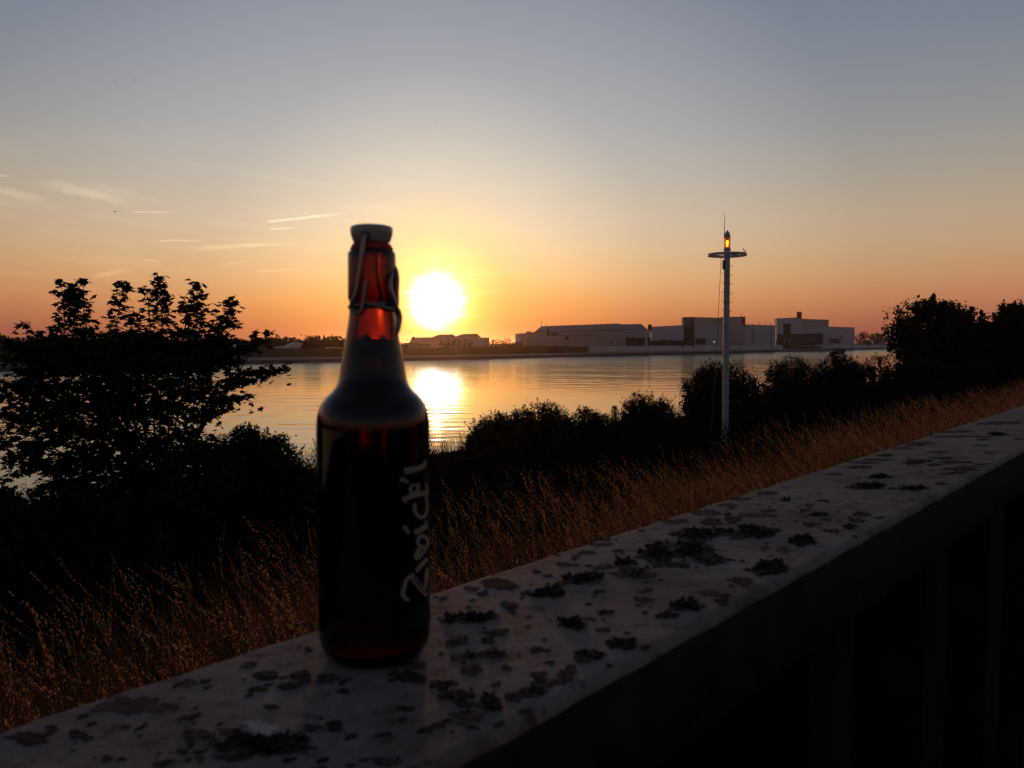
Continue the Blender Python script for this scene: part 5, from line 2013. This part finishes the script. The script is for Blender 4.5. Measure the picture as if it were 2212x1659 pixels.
outer = [(543, 46), (545.5, 48.5), (549, 49.8), (560, 50.2), (600, 50.6), (640, 50.8), (646, 50.2), (650, 48.5), (654, 46.8), (664, 46.6), (697, 51), (725, 55.5), (756, 61.5), (793, 67.3), (815, 70.5),
         (826, 73.5), (836, 78.5), (845, 86), (852, 93.5), (859, 100), (870, 107.5), (881, 112.5), (890, 115.3), (900, 117.2), (915, 118.6), (940, 119), (1150, 119), (1335, 119), (1352, 118.6), (1368, 117.2),
         (1382, 113.8), (1394, 108), (1402, 101), (1406, 94), (1407, 88), (1405.5, 80), (1400, 40), (1399, 0)]
op = [(br(r), bz(y)) for y, r in outer]
op[-4] = (br(88), WTOP + 0.0004)
TH = 0.0030
inner = [(1389, 0), (1389, 70), (1386, 90), (1376, 103), (1362, 108.3), (1345, 109), (940, 109), (915, 108.6), (900, 107), (881, 102), (870, 96.8), (859, 88.5), (852, 81.5), (845, 74.5), (836, 67), (826, 62), (793, 56),
         (756, 50), (725, 44.5), (697, 40), (664, 36), (640, 35.5), (560, 35.5), (546, 35.5), (543, 36)]
ip = [(br(r), bz(y)) for y, r in inner]
prof_ = op[::-1] + [(br(42), bz(541.5))] + ip[::-1]
K = 96
v, f = lathe(prof_, (BX, BY), K)
gl = mesh("glass_body", v, f, M["glass"], bot, True)
# beer up to the neck
fill = 733
bp_ = [(br(r) + 0.00012 if r else 0, bz(y) - (0.0002 if y == 1389 else 0)) for y, r in inner if y > fill]
bp_ += [(br(45.3), bz(fill + 1)), (br(43), bz(fill + 1.5)), (0, bz(fill + 2))]
v, f = lathe(bp_, (BX, BY), K)
mesh("beer", v, f, M["beer"], bot, True)
# stopper and gasket
st = [(526, 0), (526, 35), (525, 37.4), (520, 39.5), (513, 42), (505, 44), (498, 44.6), (493, 44), (490, 41.5), (488.5, 36), (488, 20), (488, 0)]
v, f = lathe([(br(r), bz(y)) for y, r in st], (BX, BY), 64)
mesh("stopper", v, f, M["porcelain"], bot, True)
ga = [(543.5, 0), (543.5, 40), (541, 44.5), (538, 45), (534, 43), (530, 41), (527, 38.5), (526.3, 34), (526.3, 0)]
v, f = lathe([(br(r), bz(y)) for y, r in ga], (BX, BY), 64)
mesh("gasket", v, f, M["rubber"], bot, True)


def bw(px, py, off):
    """point near the bottle: picture position, metres in front of the axis"""
    return at(px, py, BY - off)


def smooth(pts_, n=6):
    """Catmull-Rom through the points"""
    P_ = [pts_[0]] + list(pts_) + [pts_[-1]]
    out = []
    for i in range(1, len(P_) - 2):
        p0, p1, p2, p3 = P_[i - 1], P_[i], P_[i + 1], P_[i + 2]
        for k in range(n):
            t_ = k / n
            out.append(0.5 * ((2 * p1) + (p2 - p0) * t_ + (2 * p0 - 5 * p1 + 4 * p2 - p3) * t_ ** 2 + (3 * p1 - p0 - 3 * p2 + p3) * t_ ** 3))
    out.append(P_[-2])
    return out


wr = 0.0014
# bail: through the stopper, down the near side to a coil
bail = smooth([bw(796, 509, 0.0105), bw(789, 508, 0.0138), bw(786, 516, 0.0150), bw(782, 550, 0.0162), bw(776, 595, 0.0165), bw(770, 632, 0.0158), bw(762, 650, 0.0146), bw(758, 662, 0.0135), bw(762, 673, 0.0138), bw(772, 677, 0.0150),
               bw(782, 671, 0.0160), bw(785, 655, 0.0164), bw(788, 630, 0.0166), bw(792, 606, 0.0164)])
mesh("bail_wire", *tube(bail, wr, 8), M["wire"], bot, True)
# far side arm of the bail
bail2 = smooth([bw(803, 508, -0.0105), bw(812, 510, -0.0138), bw(815, 560, -0.0160), bw(822, 620, -0.0162), bw(838, 655, -0.0140)])
mesh("bail_wire", *tube(bail2, wr, 8), M["wire"], bot, True)
lever = smooth([bw(783, 653, 0.0150), bw(800, 657, 0.0153), bw(822, 662, 0.0146), bw(840, 667, 0.0115), bw(852, 668, 0.0080), bw(856, 655, 0.0060), bw(857, 630, 0.0045), bw(858, 605, 0.0035), bw(856, 588, 0.0020), bw(852, 578, -0.001),
                bw(853, 592, -0.005), bw(856, 625, -0.006), bw(857, 655, -0.006), bw(852, 668, -0.010)])
mesh("lever_wire", *tube(lever, wr * 1.15, 8), M["wire"], bot, True)
grip = smooth([bw(848, 590, 0.0092), bw(843, 606, 0.0112), bw(844, 630, 0.0116), bw(850, 650, 0.0098), bw(854, 664, 0.0080), bw(860, 675, 0.0060), bw(862.5, 687, 0.0055), bw(862, 700, 0.0060), bw(860, 712, 0.0080), bw(856, 724, 0.0095)])
mesh("lever_wire", *tube(grip, [wr * 0.8 + wr * 0.7 * math.sin(i / (len(grip) - 1) * math.pi) for i in range(len(grip))], 8), M["wire"], bot, True)
ring = [Vector((BX + br(48.2) * math.cos(a), BY + br(48.2) * math.sin(a), bz(660) + 0.0012 * math.cos(a))) for a in np.linspace(0, 6.2832, 49)]
mesh("collar_wire", *tube(ring, wr * 0.8, 8, False), M["wire"], bot, True)
ey = bw(790, 510, 0.0120)
mesh("bail_hole_shade", *tube([ey + Vector((0, 0.002, 0)), ey + Vector((0, -0.0016, 0))], 0.0030, 12), M["darkmetal"], bot)  # solid dark plug, its colour stands for the shade inside the stopper's hole

# printed lettering, bottom to top: Z w i c k ' l
RB = br(119) + 0.00012


def on_glass(px, py):
    d = ray(px, py)
    ox, oy = EYE.x - BX, EYE.y - BY
    A = d.x ** 2 + d.y ** 2
    B = 2 * (ox * d.x + oy * d.y)
    C_ = ox * ox + oy * oy - RB * RB
    disc = B * B - 4 * A * C_
    if disc < 0:
        k = -B / (2 * A)
        p = EYE + d * k
        q = Vector((p.x - BX, p.y - BY, 0)).normalized() * RB
        return Vector((BX + q.x, BY + q.y, p.z))
    return EYE + d * ((-B - math.sqrt(disc)) / (2 * A))


Z7 = zoom(1050, 1550, 3.3185)
Z9 = zoom(1150, 1600, 1.7455)


def stroke(z, pts_, widths):
    """brush stroke wrapped on the glass, with a little thickness"""
    P_ = smooth([Vector((*z(x, y), 0)) for x, y in pts_], 5)
    sc = abs(z(1, 0)[0] - z(0, 0)[0])
    n = len(P_)
    W = np.interp(np.linspace(0, 1, n), np.linspace(0, 1, len(widths)), widths) * sc * 0.5
    V, Fs = [], []
    for i, p in enumerate(P_):
        t_ = (P_[min(i + 1, n - 1)] - P_[max(i - 1, 0)])
        nn = Vector((-t_.y, t_.x, 0)).normalized()
        for s_ in (-1, 1):
            q = p + nn * s_ * W[i]
            g_ = on_glass(q.x, q.y)
            V.append(g_)
    for i in range(n - 1):
        Fs.append((2 * i, 2 * i + 1, 2 * i + 3, 2 * i + 2))
    m = len(V)
    ctr = Vector((BX, BY, 0))
    V2 = []
    for v_ in V:
        o_ = Vector((v_.x - BX, v_.y - BY, 0)).normalized() * 0.00012
        V2.append(v_ + o_)
    Fs2 = [tuple(i + m for i in f_) for f_ in Fs]
    sides = []
    for i in range(n - 1):
        sides.append((2 * i, 2 * i + 2, m + 2 * i + 2, m + 2 * i))
        sides.append((2 * i + 1, m + 2 * i + 1, m + 2 * i + 3, 2 * i + 3))
    return V + V2, [f_[::-1] for f_ in Fs] + Fs2 + sides


LET = {
    "l": [(Z7, [(1548, 718), (1640, 702), (1720, 684), (1785, 655), (1812, 590)], [78, 72, 66, 48, 22])],
    "apostrophe": [(Z7, [(1500, 815), (1550, 835), (1605, 858)], [62, 52, 20])],
    "k": [(Z7, [(1545, 1075), (1620, 1035), (1720, 1008), (1825, 985)], [50, 62, 62, 50]), (Z7, [(1522, 1040), (1545, 1072), (1572, 1115)], [24, 44, 24]),
          (Z7, [(1660, 1010), (1622, 970), (1625, 915), (1660, 890), (1690, 900)], [36, 34, 34, 34, 20]), (Z7, [(1722, 868), (1716, 930), (1712, 1000)], [34, 44, 40]),
          (Z7, [(1645, 985), (1690, 975), (1715, 960)], [30, 30, 30]), (Z7, [(1816, 862), (1830, 940), (1826, 1010), (1812, 1060)], [16, 24, 26, 18])],
    "c": [(Z7, [(1684, 1118), (1672, 1180), (1695, 1250), (1745, 1292), (1798, 1278), (1826, 1210), (1828, 1130), (1815, 1060)], [36, 44, 46, 44, 38, 30, 26, 20])],
    "i": [(Z7, [(1535, 1405), (1572, 1445), (1605, 1500)], [48, 56, 24]), (Z7, [(1672, 1488), (1740, 1455), (1795, 1420), (1832, 1385)], [62, 64, 60, 40]), (Z7, [(1806, 1330), (1818, 1370), (1828, 1410)], [20, 26, 24])],
    "w": [(Z9, [(748, 790), (727, 760), (735, 728), (762, 716), (788, 735), (792, 768), (772, 793), (748, 790), (720, 830), (712, 868)], [20, 22, 24, 24, 20, 16, 20, 24, 28, 22]),
          (Z9, [(712, 868), (738, 850), (762, 822), (784, 800)], [26, 26, 20, 14]), (Z9, [(715, 950), (742, 915), (768, 885), (790, 862)], [22, 28, 28, 20])],
    "Z": [(Z9, [(672, 1136), (645, 1122), (628, 1090), (640, 1050), (655, 1000), (700, 978)], [18, 26, 30, 26, 26, 14]), (Z9, [(668, 968), (700, 1010), (735, 1060), (782, 1108)], [16, 16, 14, 12]),
          (Z9, [(682, 955), (715, 990), (752, 1045), (792, 1096)], [10, 10, 8, 8]), (Z9, [(788, 926), (784, 975), (778, 1040), (770, 1060)], [16, 24, 22, 10])],
}
allp = []
for ch, strokes in LET.items():
    for s_ in strokes:
        allp.append(stroke(*s_))
v, f = join(*allp)
mesh("lettering", v, f, M["print"], bot)

# ------------------------------------------------------------------ haze volume added to imitate the warm lens-flare veil
mh = bpy.data.materials.new("flare veil haze")
mh.use_nodes = True
mh.node_tree.nodes.clear()
th_ = NB(mh.node_tree)
pv = th_.n("ShaderNodeVolumePrincipled")
pv.inputs["Color"].default_value = (1.0, 0.84, 0.74, 1)
pv.inputs["Density"].default_value = HAZE
pv.inputs["Anisotropy"].default_value = 0.92
oh = th_.n("ShaderNodeOutputMaterial")
th_.put(oh.inputs["Volume"], pv.outputs[0])
v, f = box((-16000, -2500, -4.0), (32000, 0, 0), (0, 20000, 0), (0, 0, 54.0))
o = mesh("haze", v, f, mh)
o["kind"] = "stuff"
o["label"] = "thin warm haze added over the river to imitate lens flare"
